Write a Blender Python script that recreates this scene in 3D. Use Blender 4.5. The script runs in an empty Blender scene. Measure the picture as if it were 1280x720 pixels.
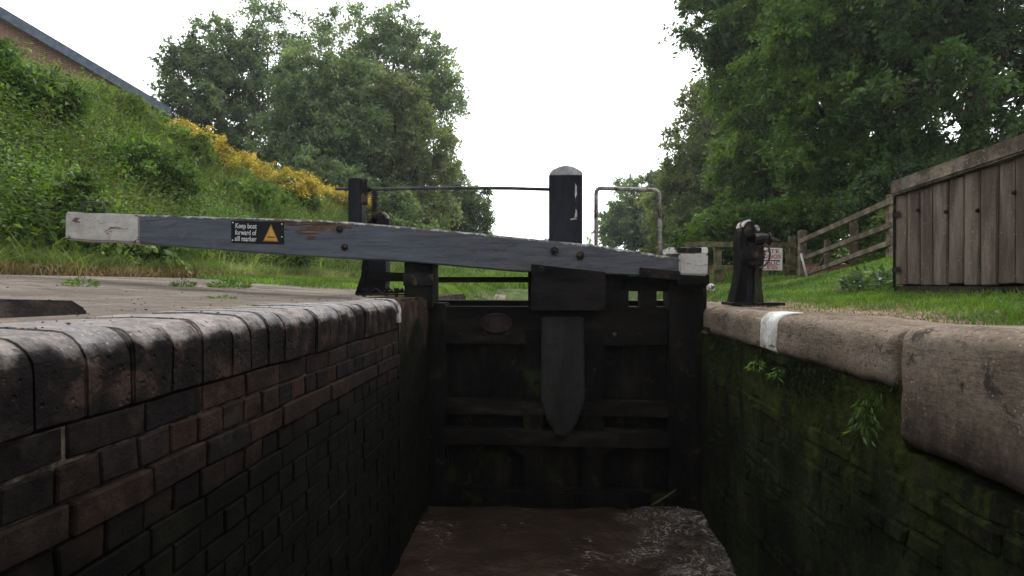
import bpy, bmesh, math, random
import numpy as np
from mathutils import Vector, noise as mnoise

SC = bpy.context.scene
COL = SC.collection
R = math.radians
rng = np.random.default_rng(7)
random.seed(7)

# ------------------------------------------------------------------ camera
F = 710.0                       # focal length in pixels of the 1280 px wide photograph
YAW = R(4.03)
CZ = 0.10                       # the lens is a hand above the coping
cd = bpy.data.cameras.new('camera'); cam = bpy.data.objects.new('camera', cd); COL.objects.link(cam)
cd.sensor_width = 36.0; cd.lens = 36.0 * F / 1280.0
cd.clip_start = 0.02; cd.clip_end = 3000
cam.location = (0, 0, CZ)
cam.rotation_euler = (R(90 - 0.32), 0, YAW)
SC.camera = cam
# ------------------------------------------------------------------ sky, sun, exposure
SUN_EL, SUN_AZ = R(48), R(25)   # sun behind thin cloud, ahead and to the right
w = bpy.data.worlds.new('World'); SC.world = w; w.use_nodes = True
nt = w.node_tree; nt.nodes.clear()
out = nt.nodes.new('ShaderNodeOutputWorld'); bg = nt.nodes.new('ShaderNodeBackground')
sky = nt.nodes.new('ShaderNodeTexSky'); sky.sky_type = 'NISHITA'; sky.sun_disc = False
sky.sun_elevation = SUN_EL; sky.sun_rotation = SUN_AZ; sky.dust_density = 4.0
hsv = nt.nodes.new('ShaderNodeHueSaturation'); hsv.inputs['Saturation'].default_value = 0.25
mix = nt.nodes.new('ShaderNodeMixRGB'); mix.inputs[0].default_value = 0.80
mix.inputs[2].default_value = (11.2, 11.4, 11.8, 1)   # even cloud cover
nt.links.new(sky.outputs[0], hsv.inputs['Color']); nt.links.new(hsv.outputs[0], mix.inputs[1])
tc = nt.nodes.new('ShaderNodeTexCoord'); dt = nt.nodes.new('ShaderNodeVectorMath'); dt.operation = 'DOT_PRODUCT'
dt.inputs[1].default_value = (math.sin(SUN_AZ)*.9, math.cos(SUN_AZ)*.9, .43)
mr = nt.nodes.new('ShaderNodeMapRange'); mr.inputs[1].default_value = -1; mr.inputs[2].default_value = 1; mr.inputs[3].default_value = .50; mr.inputs[4].default_value = 1.4
mu = nt.nodes.new('ShaderNodeMixRGB'); mu.blend_type = 'MULTIPLY'; mu.inputs[0].default_value = 1
nt.links.new(tc.outputs['Generated'], dt.inputs[0]); nt.links.new(dt.outputs['Value'], mr.inputs[0]); nt.links.new(mr.outputs[0], mu.inputs[2])
nt.links.new(mix.outputs[0], mu.inputs[1])
nt.links.new(mu.outputs[0], bg.inputs['Color']); bg.inputs['Strength'].default_value = 0.12
nt.links.new(bg.outputs[0], out.inputs['Surface'])
sl = bpy.data.lights.new('sun', 'SUN'); sl.energy = 1.5; sl.angle = R(25); sl.color = (1, 0.96, 0.9)
so = bpy.data.objects.new('sun', sl); COL.objects.link(so)
so.rotation_euler = (R(90) - SUN_EL, 0, -SUN_AZ + math.pi)
so.rotation_euler = Vector((-math.sin(SUN_AZ)*math.cos(SUN_EL), -math.cos(SUN_AZ)*math.cos(SUN_EL), -math.sin(SUN_EL))).to_track_quat('-Z', 'Y').to_euler()
vs = SC.view_settings; SC.display_settings.display_device = 'sRGB'
vs.view_transform = 'Standard'; vs.look = 'None'; vs.gamma = 1; vs.exposure = 0.65; vs.use_curve_mapping = False
SC.cycles.max_bounces = 8; SC.cycles.transparent_max_bounces = 4
SC.cycles.use_denoising = True

# ------------------------------------------------------------------ pixel -> world
CS, SN = math.cos(YAW), math.sin(YAW)
def PD(x, y, d):
    """point at camera depth d seen at pixel x, y of the photograph"""
    a = (x - 640) / F; b = (356 - y) / F
    return Vector((d * (a * CS - SN), d * (a * SN + CS), CZ + b * d))
def PY(x, y, Y):
    a = (x - 640) / F
    return PD(x, y, Y / (a * SN + CS))

# ------------------------------------------------------------------ objects
WL = {}
def wl(o): return WL.get(o.name, Vector((0, 0, 0)))
def props(o, label=None, cat=None, group=None, kind=None):
    if label: o['label'] = label
    if cat: o['category'] = cat
    if group: o['group'] = group
    if kind: o['kind'] = kind
    return o
def thing(name, loc, label, cat, group=None, kind=None):
    o = bpy.data.objects.new(name, None); COL.objects.link(o)
    o.location = loc; o.empty_display_size = 0.1
    WL[o.name] = Vector(loc)
    return props(o, label, cat, group, kind)
def link_mesh(name, me, mat, parent=None, loc=None):
    o = bpy.data.objects.new(name, me); COL.objects.link(o)
    if mat is not None: me.materials.append(mat)
    base = wl(parent) if parent else Vector((0, 0, 0))
    if parent: o.parent = parent
    if loc is not None:
        o.location = Vector(loc) - base
        WL[o.name] = Vector(loc)
    else:
        WL[o.name] = base
    return o
class MB:
    def __init__(s): s.v = []; s.f = []
    def add(s, vs, fs):
        n = len(s.v); s.v += [Vector(p) for p in vs]; s.f += [tuple(i + n for i in f) for f in fs]; return s
    def box(s, a, b):
        x0, y0, z0 = a; x1, y1, z1 = b
        return s.add([(x0,y0,z0),(x1,y0,z0),(x1,y1,z0),(x0,y1,z0),(x0,y0,z1),(x1,y0,z1),(x1,y1,z1),(x0,y1,z1)],
                     [(0,3,2,1),(4,5,6,7),(0,1,5,4),(1,2,6,5),(2,3,7,6),(3,0,4,7)])
    def prism(s, pts, off):
        n = len(pts); off = Vector(off); a = [Vector(p) for p in pts]
        return s.add(a + [p + off for p in a], [tuple(range(n))[::-1], tuple(range(n, 2*n))] +
                     [(i, (i+1) % n, n + (i+1) % n, n + i) for i in range(n)])
    def bar(s, p, q, w, h, up=(0,0,1)):
        """rectangular timber from p to q: w across, h in the up direction"""
        p, q = Vector(p), Vector(q); d = (q - p).normalized(); up = Vector(up)
        sd = d.cross(up).normalized(); u = sd.cross(d).normalized()
        c = [(-w/2,-h/2),(w/2,-h/2),(w/2,h/2),(-w/2,h/2)]
        return s.prism([p + sd*a + u*b for a, b in c], q - p)
    def tube(s, pts, rad, n=8, cap=True):
        pts = [Vector(p) for p in pts]; m = len(pts)
        if not hasattr(rad, '__len__'): rad = [rad]*m
        base = len(s.v); prev = None
        for i, p in enumerate(pts):
            d = (pts[min(i+1, m-1)] - pts[max(i-1, 0)]).normalized()
            if prev is None:
                prev = d.orthogonal().normalized()
            prev = (prev - d*prev.dot(d)).normalized(); b = d.cross(prev)
            for k in range(n):
                t = 2*math.pi*k/n
                s.v.append(p + (prev*math.cos(t) + b*math.sin(t))*rad[i])
        for i in range(m-1):
            for k in range(n):
                a = base + i*n + k; b2 = base + i*n + (k+1) % n
                s.f.append((a, b2, b2+n, a+n))
        if cap:
            s.f.append(tuple(base + k for k in range(n))[::-1]); s.f.append(tuple(base + (m-1)*n + k for k in range(n)))
        return s
    def disc(s, c, axis, r, t, n=20):
        c = Vector(c); ax = Vector(axis).normalized()
        return s.tube([c - ax*t/2, c + ax*t/2], [r, r], n)
    def dome(s, c, axis, r, h, n=10, m=4):
        c = Vector(c); ax = Vector(axis).normalized()
        pts = [c + ax*h*math.sin(i/m*math.pi/2) for i in range(m+1)]
        return s.tube(pts, [max(r*math.cos(i/m*math.pi/2), r*0.05) for i in range(m+1)], n)
    def build(s, name, mat, parent=None, bevel=0, seg=2, smooth=False, loc=None, jit=0):
        if loc is None and parent is None:
            a = np.array([tuple(p) for p in s.v]); loc = Vector(((a[:,0].min()+a[:,0].max())/2, (a[:,1].min()+a[:,1].max())/2, a[:,2].min()))
        base = Vector(loc) if loc is not None else wl(parent)
        me = bpy.data.meshes.new(name)
        me.from_pydata([tuple(p - base) for p in s.v], [], s.f)
        bm = bmesh.new(); bm.from_mesh(me)
        bmesh.ops.recalc_face_normals(bm, faces=bm.faces)
        if bevel:
            bmesh.ops.bevel(bm, geom=[e for e in bm.edges if len(e.link_faces) == 2 and e.calc_face_angle(0) > 0.6], offset=bevel, segments=seg, affect='EDGES', clamp_overlap=True)
        if jit:
            for v in bm.verts:
                v.co += mnoise.noise_vector((v.co + base)*7.0)*jit
        bm.to_mesh(me); bm.free()
        if smooth:
            for p in me.polygons: p.use_smooth = True
        return link_mesh(name, me, mat, parent, loc)

def np_mesh(name, V, faces_list, tone=None, smooth=False):
    """faces_list: list of (n,k) integer arrays"""
    me = bpy.data.meshes.new(name)
    V = np.asarray(V, dtype=np.float32)
    me.vertices.add(len(V)); me.vertices.foreach_set('co', V.ravel())
    li = np.concatenate([f.ravel() for f in faces_list]).astype(np.int32)
    tot = np.concatenate([np.full(len(f), f.shape[1]) for f in faces_list]).astype(np.int32)
    st = np.concatenate([[0], np.cumsum(tot)[:-1]]).astype(np.int32)
    me.loops.add(len(li)); me.loops.foreach_set('vertex_index', li)
    me.polygons.add(len(tot)); me.polygons.foreach_set('loop_start', st)
    if smooth: me.polygons.foreach_set('use_smooth', np.ones(len(tot), dtype=bool))
    me.update(calc_edges=True)
    if tone is not None:
        at = me.attributes.new('tone', 'FLOAT', 'POINT'); at.data.foreach_set('value', np.asarray(tone, dtype=np.float32))
    return me

# ------------------------------------------------------------------ materials
class NT:
    def __init__(s, name):
        s.m = bpy.data.materials.new(name); s.m.use_nodes = True; s.t = s.m.node_tree; s.t.nodes.clear()
        s.out = s.n('ShaderNodeOutputMaterial')
    def n(s, typ, **kw):
        x = s.t.nodes.new(typ)
        for k, v in kw.items(): setattr(x, k, v)
        return x
    def l(s, a, b): s.t.links.new(a, b)
    def coords(s, kind='Object', stretch=(1,1,1), rot=(0,0,0)):
        if kind == 'Position': o = s.n('ShaderNodeNewGeometry').outputs['Position']
        else: o = s.n('ShaderNodeTexCoord').outputs[kind]
        mp = s.n('ShaderNodeMapping'); mp.inputs['Scale'].default_value = stretch; mp.inputs['Rotation'].default_value = rot
        s.l(o, mp.inputs[0]); return mp.outputs[0]
    def noise(s, co, scale, detail=6, rough=0.6, dist=0):
        x = s.n('ShaderNodeTexNoise'); s.l(co, x.inputs['Vector'])
        x.inputs['Scale'].default_value = scale; x.inputs['Detail'].default_value = detail; x.inputs['Roughness'].default_value = rough; x.inputs['Distortion'].default_value = dist
        mr = s.n('ShaderNodeMapRange'); mr.inputs[1].default_value = .24 if detail < 7 else .31; mr.inputs[2].default_value = .76 if detail < 7 else .69; s.l(x.outputs[0], mr.inputs[0])
        return mr.outputs[0]
    def ramp(s, fac, stops):
        x = s.n('ShaderNodeValToRGB'); e = x.color_ramp.elements
        while len(e) < len(stops): e.new(0.5)
        for el, (p, c) in zip(e, stops):
            el.position = p; el.color = (*c, 1) if hasattr(c, '__len__') else (c, c, c, 1)
        s.l(fac, x.inputs[0]); return x.outputs[0]
    def mixc(s, fac, a, b, mode='MIX'):
        x = s.n('ShaderNodeMixRGB', blend_type=mode)
        for i, v in ((0, fac), (1, a), (2, b)):
            if isinstance(v, (int, float)): x.inputs[i].default_value = v if i == 0 else (v, v, v, 1)
            elif isinstance(v, tuple): x.inputs[i].default_value = (*v, 1)
            else: s.l(v, x.inputs[i])
        return x.outputs[0]
    def math(s, op, a, b=0.0):
        x = s.n('ShaderNodeMath', operation=op)
        for i, v in ((0, a), (1, b)):
            if isinstance(v, (int, float)): x.inputs[i].default_value = v
            else: s.l(v, x.inputs[i])
        return x.outputs[0]
    def maprange(s, v, a, b, c=0.0, d=1.0, smooth=True):
        x = s.n('ShaderNodeMapRange'); x.interpolation_type = 'SMOOTHSTEP' if smooth else 'LINEAR'
        s.l(v, x.inputs[0])
        for i, q in enumerate((a, b, c, d)): x.inputs[1+i].default_value = q
        return x.outputs[0]
    def xyz(s, co):
        x = s.n('ShaderNodeSeparateXYZ'); s.l(co, x.inputs[0]); return x.outputs
    def pits(s, co, scale, dens=0.35, size=0.25):
        """scattered round specks: 1 inside a speck"""
        v = s.n('ShaderNodeTexVoronoi'); v.inputs['Scale'].default_value = scale; s.l(co, v.inputs['Vector'])
        r = s.n('ShaderNodeSeparateColor'); s.l(v.outputs['Color'], r.inputs[0])
        inside = s.maprange(v.outputs['Distance'], size*.6, size, 1, 0)
        return s.math('MULTIPLY', inside, s.math('LESS_THAN', r.outputs[0], dens))
    def island(s): return s.n('ShaderNodeNewGeometry').outputs['Random Per Island']
    def bsdf(s, col, rough=0.8, spec=0.3, bump=None, bstr=0.3, bdist=0.01, metal=0):
        b = s.n('ShaderNodeBsdfPrincipled')
        if isinstance(col, tuple): b.inputs['Base Color'].default_value = (*col, 1)
        else: s.l(col, b.inputs['Base Color'])
        if isinstance(rough, (int, float)): b.inputs['Roughness'].default_value = rough
        else: s.l(rough, b.inputs['Roughness'])
        b.inputs['Specular IOR Level'].default_value = spec; b.inputs['Metallic'].default_value = metal
        if bump is not None:
            x = s.n('ShaderNodeBump'); x.inputs['Strength'].default_value = bstr; x.inputs['Distance'].default_value = bdist
            s.l(bump, x.inputs['Height']); s.l(x.outputs[0], b.inputs['Normal'])
        s.l(b.outputs[0], s.out.inputs['Surface']); return b

def surf(name, stops, scale=4, stretch=(1,1,1), rough=0.85, spec=0.1, bstr=0.4, bscale=30, bdist=0.008, isl=0.0, kind='Object', spots=None, spots2=None, metal=0):
    n = NT(name); co = n.coords(kind, stretch)
    c = n.ramp(n.noise(co, scale, 8, 0.65), stops)
    if isl:
        c = n.mixc(1.0, c, n.ramp(n.island(), [(0, 1-isl), (1, 1+isl)]), 'MULTIPLY')
    fine = n.noise(co, bscale, 6, 0.7)
    for sp in (spots, spots2):
        if sp:
            col, sc, lo, hi = sp
            c = n.mixc(n.maprange(n.noise(n.coords(kind), sc, 7, 0.7), lo, hi), c, col)
    c = n.mixc(0.35, c, n.ramp(fine, [(0.3, 0.45), (0.7, 1.0)]), 'MULTIPLY')
    n.bsdf(c, rough, spec, fine, bstr, bdist, metal)
    return n.m

def leaf_mat(name, dark, mid, light, trans=0.45, clump=0.6, gloss=0.25):
    n = NT(name)
    a = n.n('ShaderNodeAttribute'); a.attribute_name = 'tone'
    c = n.ramp(a.outputs['Fac'], [(0.0, dark), (0.5, mid), (1.0, light)])
    big = n.noise(n.coords('Object'), clump, 3, 0.5)
    c = n.mixc(0.8, c, n.ramp(big, [(0.3, 0.55), (0.7, 1.15)]), 'MULTIPLY')
    p = n.n('ShaderNodeBsdfPrincipled'); n.l(c, p.inputs['Base Color']); p.inputs['Roughness'].default_value = 0.5; p.inputs['Specular IOR Level'].default_value = gloss
    tr = n.n('ShaderNodeBsdfTranslucent'); n.l(n.mixc(1.0, c, (1.3, 1.35, 0.5), 'MULTIPLY'), tr.inputs[0])
    mx = n.n('ShaderNodeMixShader'); mx.inputs[0].default_value = trans
    n.l(p.outputs[0], mx.inputs[1]); n.l(tr.outputs[0], mx.inputs[2]); n.l(mx.outputs[0], n.out.inputs['Surface'])
    return n.m

M = {}
M['bark'] = surf('bark', [(0.3, (0.03,0.024,0.018)), (0.7, (0.085,0.07,0.055))], 3, (1,1,0.25), bscale=14, bstr=0.8, bdist=0.03)
M['bark_pale'] = surf('bark pale', [(0.3, (0.07,0.065,0.055)), (0.7, (0.2,0.19,0.17))], 3, (1,1,0.4), bscale=14, bstr=0.6, bdist=0.02)
M['leaf_dark'] = leaf_mat('leaf dark', (0.022,0.05,0.018), (0.055,0.11,0.034), (0.14,0.21,0.07))
M['leaf_blue'] = leaf_mat('leaf grey green', (0.045,0.085,0.048), (0.085,0.14,0.075), (0.16,0.22,0.115))
M['leaf_mid'] = leaf_mat('leaf mid', (0.032,0.075,0.016), (0.09,0.17,0.036), (0.2,0.3,0.075))
M['leaf_olive'] = leaf_mat('leaf olive', (0.045,0.068,0.026), (0.08,0.115,0.042), (0.13,0.17,0.068))
M['leaf_fresh'] = leaf_mat('leaf fresh', (0.055,0.1,0.022), (0.12,0.195,0.05), (0.21,0.3,0.09))
M['leaf_hazed'] = leaf_mat('leaf hazed grey green', (0.07,0.118,0.062), (0.145,0.215,0.112), (0.26,0.34,0.185))  # air haze put into the leaf colour: paler and greyer
M['leaf_hazed_olive'] = leaf_mat('leaf hazed olive', (0.085,0.11,0.05), (0.155,0.19,0.085), (0.24,0.28,0.14))  # olive leaves paled the same way for haze
M['leaf_hazed_dark'] = leaf_mat('leaf hazed dark', (0.055,0.092,0.05), (0.11,0.168,0.085), (0.2,0.27,0.135))  # dark leaves lifted the same way for haze
M['leaf_gold'] = leaf_mat('leaf gold', (0.22,0.21,0.03), (0.52,0.39,0.045), (0.7,0.53,0.11), trans=0.2)
M['leaf_ivy'] = leaf_mat('leaf ivy', (0.025,0.05,0.025), (0.055,0.1,0.05), (0.16,0.21,0.13), gloss=0.5)
M['grass_tall'] = leaf_mat('tall grass', (0.06,0.092,0.026), (0.125,0.18,0.058), (0.29,0.33,0.16), clump=0.9)
M['grass'] = leaf_mat('verge grass', (0.05,0.10,0.016), (0.1,0.185,0.03), (0.2,0.29,0.07), clump=1.5)
M['straw'] = leaf_mat('dry grass', (0.10,0.07,0.03), (0.2,0.145,0.07), (0.32,0.25,0.13), trans=0.2)

# ------------------------------------------------------------------ numpy foliage
def unit(v): return v / (np.linalg.norm(v, axis=-1, keepdims=True) + 1e-9)
def leaf_arrays(P, D, S, wr=0.5, fold=0.12):
    n = len(P); D = unit(D); rv = rng.normal(size=(n,3)); sd = unit(np.cross(D, rv)); nm = np.cross(D, sd)
    S = S[:,None]
    V = np.empty((n,4,3))
    V[:,0] = P; V[:,1] = P + D*S*0.45 + sd*S*wr/2 + nm*S*fold; V[:,2] = P + D*S; V[:,3] = P + D*S*0.45 - sd*S*wr/2 + nm*S*fold
    return V.reshape(-1,3), np.arange(4*n).reshape(n,4)
def blade_arrays(P, H, W, lean, lean_amt):
    """grass blades: 5 verts, a quad and a tip triangle"""
    n = len(P); a = rng.uniform(0, 2*np.pi, n); sd = np.stack([np.cos(a), np.sin(a), np.zeros(n)], 1)
    up = np.array([0,0,1.0]); L = lean*(lean_amt*H)[:,None]
    V = np.empty((n,5,3)); h = H[:,None]; wv = sd*W[:,None]/2
    V[:,0] = P - wv; V[:,1] = P + wv
    V[:,2] = P + wv*0.8 + up*h*0.55 + L*0.3; V[:,3] = P - wv*0.8 + up*h*0.55 + L*0.3
    V[:,4] = P + up*h*(1 - 0.25*lean_amt[:,None]) + L
    i = np.arange(n)*5
    return V.reshape(-1,3), np.stack([i,i+1,i+2,i+3],1), np.stack([i+3,i+2,i+4],1)
def tubes_np(paths, sides=5):
    m = MB()
    for pts, rad in paths: m.tube(pts, rad, sides, cap=False)
    return m
def crown_arrays(lobes, ncl, clr, lpc, ls, droop=0.25, wr=0.5, shell=0.45, seedtone=0.25):
    lob = np.array(lobes, float); vol = (lob[:,3]*lob[:,4]*lob[:,5])**0.72; pr = vol/vol.sum()
    idx = rng.choice(len(lob), ncl, p=pr)
    d = unit(rng.normal(size=(ncl,3))); r = rng.uniform(0,1,(ncl,1))**shell
    C = lob[idx,:3] + d*r*lob[idx,3:6]
    k = 7
    ncl_r = clr*rng.uniform(0.6,1.35,ncl)
    td = unit(rng.normal(size=(ncl,k,3)) + 0.7*d[:,None,:] + np.array([0,0,0.15])); tl = ncl_r[:,None]*rng.uniform(0.5,1.25,(ncl,k))
    m = max(2, lpc//k)
    t = rng.uniform(0.1,1.0,(ncl,k,m,1))
    P = C[:,None,None,:] + td[:,:,None,:]*tl[:,:,None,None]*t
    P[...,2] -= (t[...,0]**2)*tl[:,:,None]*droop
    P += rng.normal(size=P.shape)*clr*0.11
    D = td[:,:,None,:]*0.6 + rng.normal(size=P.shape)*0.8 + np.array([0,0,-0.35])
    S = ls*np.clip(np.exp(rng.normal(size=(ncl,k,m))*.38)*.9, .4, 2.0)
    tone = np.clip(0.45 + rng.normal(size=(ncl,1,1))*seedtone*0.7 + rng.normal(size=(ncl,k,1))*seedtone*0.35 + rng.normal(size=(ncl,k,m))*0.16, 0, 1)
    V, Fc = leaf_arrays(P.reshape(-1,3), D.reshape(-1,3), S.reshape(-1), wr)
    return V, Fc, np.repeat(tone.reshape(-1), 4), C, idx
def tree(name, label, base, lobes, ncl, clr, lpc, ls, mat, trunk_r=0.2, bark='bark', group=None, cat='tree', droop=0.25, wr=0.5, shell=0.45, lean=0.0, branches=True):
    base = Vector(base)
    t = thing(name, base, label, cat, group)
    lob = [(l[0]-base.x, l[1]-base.y, l[2]-base.z, *l[3:]) for l in lobes]
    ncl = int(ncl*1.3); lpc = int(lpc*(1.7 if lpc >= 90 else 1))
    V, Fc, tone, C, idx = crown_arrays(lob, ncl, clr, lpc, ls, droop, wr, shell)
    me = np_mesh('crown', V, [Fc], tone)
    link_mesh('crown', me, M[mat], t)
    # trunk, a limb to every lobe, a branch to every leaf clump
    top = max(lob, key=lambda l: l[2]); H = top[2]
    m = MB()
    def trunk_pt(u): return Vector((top[0]*u**1.6 + 0.15*math.sin(u*5+base.x), top[1]*u**1.6 + 0.12*math.cos(u*4+base.y), H*u))
    tp = [trunk_pt(u) for u in np.linspace(0, 1, 12)]
    tr = [trunk_r*(1.35 if i == 0 else 1)*(1 - 0.88*i/11) for i in range(12)]
    m.tube([p - (Vector((0,0,0.4)) if i == 0 else Vector((0,0,0))) for i, p in enumerate(tp)], tr, 9)
    limbs = []
    for l in lob:
        c = Vector(l[:3]); u = min(0.85, max(0.12, (c.z - 0.55*l[5] - 0.2*math.hypot(c.x, c.y))/max(H, .1)))
        a = trunk_pt(u); mid = (a*0.5 + c*0.5) + Vector((0, 0, 0.12*(c-a).length))
        pts = [a*(1-q)**2 + mid*2*q*(1-q) + c*q*q for q in np.linspace(0, 1, 8)]
        r0 = trunk_r*(1-0.85*u)*0.6
        m.tube(pts, [r0*(1-0.85*q) + 0.008 for q in np.linspace(0, 1, 8)], 6, cap=False); limbs.append((pts, r0))
    if branches:
        for c, i in zip(C, idx):
            pts, r0 = limbs[i]; j = random.randint(2, 6); a = pts[j]; c = Vector(c)
            mid = (a+c)*0.5 + Vector((random.gauss(0,.12), random.gauss(0,.12), 0.1))*(c-a).length
            rr = max(0.012, min(0.045, r0*0.35))
            m.tube([a*(1-q)**2 + mid*2*q*(1-q) + c*q*q for q in (0, .33, .66, 1)], [rr, rr*.75, rr*.5, rr*.25], 4, cap=False)
    me2 = bpy.data.meshes.new('trunk'); me2.from_pydata([tuple(p) for p in m.v], [], m.f)
    for p in me2.polygons: p.use_smooth = True
    link_mesh('trunk', me2, M[bark], t)
    return t
def lobes_px(depth, items):
    """(x, y, rx, ry, depth offset) in photograph pixels -> lobes in metres"""
    r = []
    for x, y, rx, ry, dd in items:
        d = depth + dd; p = PD(x, y, d)
        r.append((p.x, p.y, p.z, rx*d/F, rx*d/F, ry*d/F))
    return r

# ================================================================== THE SETTING
XL, XR = -1.02, 1.18            # chamber faces
WZ = -1.75                      # water in the chamber
def sstep(a, b, x):
    t = np.clip((x-a)/(b-a), 0, 1); return t*t*(3-2*t)
def height(X, Y):
    X = np.asarray(X, float); Y = np.asarray(Y, float)
    # left: apron, towpath, embankment
    zl = -0.012 + 0.2*sstep(1.4, 5.2, -X)
    zl = zl + (3.2-0.5*sstep(6,15,Y))*sstep(5.1, 9.3, -X) + 0.25*sstep(9, 16, -X)
    zl = zl + 0.10*np.sin(X*1.7+Y*0.9)*sstep(5.6, 7, -X)
    # right: dirt strip, mown verge, rising bank
    fade = 1 - 0.97*sstep(6.8, 11.6, Y - 0.25*(X-5))
    zr = -0.075 + 0.10*np.clip(X-1.9, 0, 1.1) + 0.19*sstep(10.5,13,Y)*sstep(3,5,X) + fade*(0.31*np.clip(X-3.0, 0, 2.6) + 0.2*np.clip(X-5.6, 0, 9)) + 1.2*sstep(9, 20, X)
    z = np.where(X < 0, zl, zr)
    # bed of the upper pound
    z = z + 1.7*sstep(17, 44, Y)
    bed = sstep(6.2, 7.2, Y)*(1 - sstep(1.6, 2.6, np.abs(X-0.1)))*(1 - sstep(15, 19, Y))
    return z*(1-bed) + (-0.7)*bed
def axis(*seg):
    r = []
    for a, b, n in seg: r += list(np.linspace(a, b, n, endpoint=False))
    return r + [seg[-1][1]]
gx = axis((-700,-60,12),(-60,-14,16),(-14,-5,36),(-5,-1.3,14),(-1.3,1.46,7),(1.46,6,26),(6,20,24),(20,60,12),(60,700,12))
gy = axis((-60,-8,8),(-8,0,10),(0,6.5,26),(6.5,14,24),(14,40,30),(40,120,16),(120,1500,14))
def grid_mesh(name, xs, ys, zoff=0.0, hole=None):
    xs = np.array(xs); ys = np.array(ys); X, Y = np.meshgrid(xs, ys)
    V = np.stack([X, Y, height(X, Y)+zoff], -1).reshape(-1,3); nx = len(xs)
    i, j = np.meshgrid(np.arange(nx-1), np.arange(len(ys)-1)); i = i.ravel(); j = j.ravel()
    if hole:
        cx = (xs[i]+xs[i+1])/2; cy = (ys[j]+ys[j+1])/2
        k = ~((cx > hole[0]) & (cx < hole[1]) & (cy < hole[2])); i, j = i[k], j[k]
    a = j*nx+i
    return np_mesh(name, V, [np.stack([a,a+1,a+1+nx,a+nx],1)], smooth=True)
# ground: soil and short turf, worn bare near the lock
n = NT('ground'); pos = n.coords('Position')
g1 = n.ramp(n.noise(pos, 2.2, 8, .7), [(0.3, (0.035,0.05,0.015)), (0.55, (0.055,0.085,0.02)), (0.75, (0.09,0.12,0.03))])
d1 = n.ramp(n.noise(pos, 9, 8, .75), [(0.3, (0.11,0.08,0.055)), (0.5, (0.2,0.15,0.105)), (0.72, (0.3,0.235,0.17))])
x_, y_, z_ = n.xyz(pos)
wob = n.math('MULTIPLY', n.math('SUBTRACT', n.noise(pos, 1.6, 5, .6), 0.5), 0.9)
xe = n.math('ADD', x_, wob)
bare = n.math('MULTIPLY', n.maprange(n.math('ABSOLUTE', xe), 1.95, 2.3, 1, 0), n.maprange(y_, 13, 16, 1, 0))
c = n.mixc(bare, g1, d1)
n.bsdf(c, 0.95, 0.1, n.noise(pos, 40, 6, .7), 0.6, 0.02)
M['ground'] = n.m
props(link_mesh('ground', grid_mesh('ground', gx, gy, 0, (-1.3, 1.46, 6.5)), M['ground']), kind='structure')
# towpath of rolled fine gravel
n = NT('path gravel'); pos = n.coords('Position')
c = n.ramp(n.noise(pos, 1.3, 9, .72), [(0.15, (0.10,0.083,0.069)), (0.5, (0.165,0.138,0.116)), (0.85, (0.26,0.222,0.19))])
c = n.mixc(0.7, c, n.ramp(n.noise(pos, 55, 5, .85), [(0.15, 0.35), (0.5, 0.95), (0.85, 1.6)]), 'MULTIPLY')
c = n.mixc(n.maprange(n.noise(pos, 28, 6, .8), .68, .8, 0, .6), c, (0.36,0.31,0.27))
c = n.mixc(n.maprange(n.noise(pos, 5, 7, .75), .62, .85, 0, .6), c, (0.075,0.058,0.045))
c = n.mixc(n.maprange(n.noise(pos, .9, 8, .75), .5, .72, 0, .55), c, (0.085,0.072,0.056))
rut = n.noise(n.coords('Position', (2.2, 0.18, 1)), 1.0, 5, .6)
c = n.mixc(n.maprange(rut, 0.5, 0.75, 0, 0.6), c, (0.12,0.095,0.075))
x_, y_, z_ = n.xyz(pos)
c = n.mixc(n.maprange(n.math('ADD', x_, n.math('MULTIPLY', n.noise(pos, 2.5), 0.8)), -4.75, -4.2, 0.85, 0), c, (0.19,0.13,0.075))
n.bsdf(c, 0.92, 0.15, n.noise(pos, 120, 5, .75), 0.7, 0.012)
M['gravel'] = n.m
props(link_mesh('towpath', grid_mesh('towpath', axis((-5.15,-1.41,30)), axis((-8,0,8),(0,9,40),(9,60,30)), 0.007), M['gravel']), kind='structure')

# ---- lock walls ----
def bricks(face_x, sgn, courses, y0, y1, depth=0.1, gap=0.007, skip=None):
    """sgn +1: the face looks towards +x"""
    mb = MB()
    for z0, z1, L, off, proud in courses:
        y = y0 - off
        while y < y1:
            a = max(y, y0); b = min(y+L, y1)
            if b - a > 0.03:
                j = random.uniform(-.004, .004) + proud
                xf = face_x + sgn*j
                xb = face_x - sgn*depth
                mb.box((min(xf,xb), a+gap/2, z0+gap/2), (max(xf,xb), b-gap/2, z1-gap/2+random.uniform(-.002,.002)))
            y += L
    return mb
# blue brick coping and upper courses
n = NT('left brick'); pos = n.coords('Position'); z_ = n.xyz(pos)[2]
c = n.ramp(n.island(), [(0.0, (0.006,0.005,0.005)), (0.35, (0.012,0.0085,0.0075)), (0.7, (0.026,0.0145,0.011)), (1.0, (0.012,0.0095,0.009))])
c = n.mixc(0.9, c, n.ramp(n.noise(pos, 16, 8, .78), [(0.1, 0.25), (0.5, 0.9), (0.9, 1.9)]), 'MULTIPLY')
c = n.mixc(n.maprange(n.noise(pos, 5, 7, .75), .6, .9, 0, .6), c, (0.03,0.026,0.021))
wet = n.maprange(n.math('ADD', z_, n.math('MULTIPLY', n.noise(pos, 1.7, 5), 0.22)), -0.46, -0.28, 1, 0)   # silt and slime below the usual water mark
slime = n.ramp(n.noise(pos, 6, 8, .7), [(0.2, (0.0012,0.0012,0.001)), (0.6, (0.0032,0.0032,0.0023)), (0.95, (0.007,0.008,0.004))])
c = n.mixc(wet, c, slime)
n.bsdf(c, 0.8, 0.05, n.noise(pos, 45, 8, .8), 0.8, 0.012)
M['brick_left'] = n.m
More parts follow.
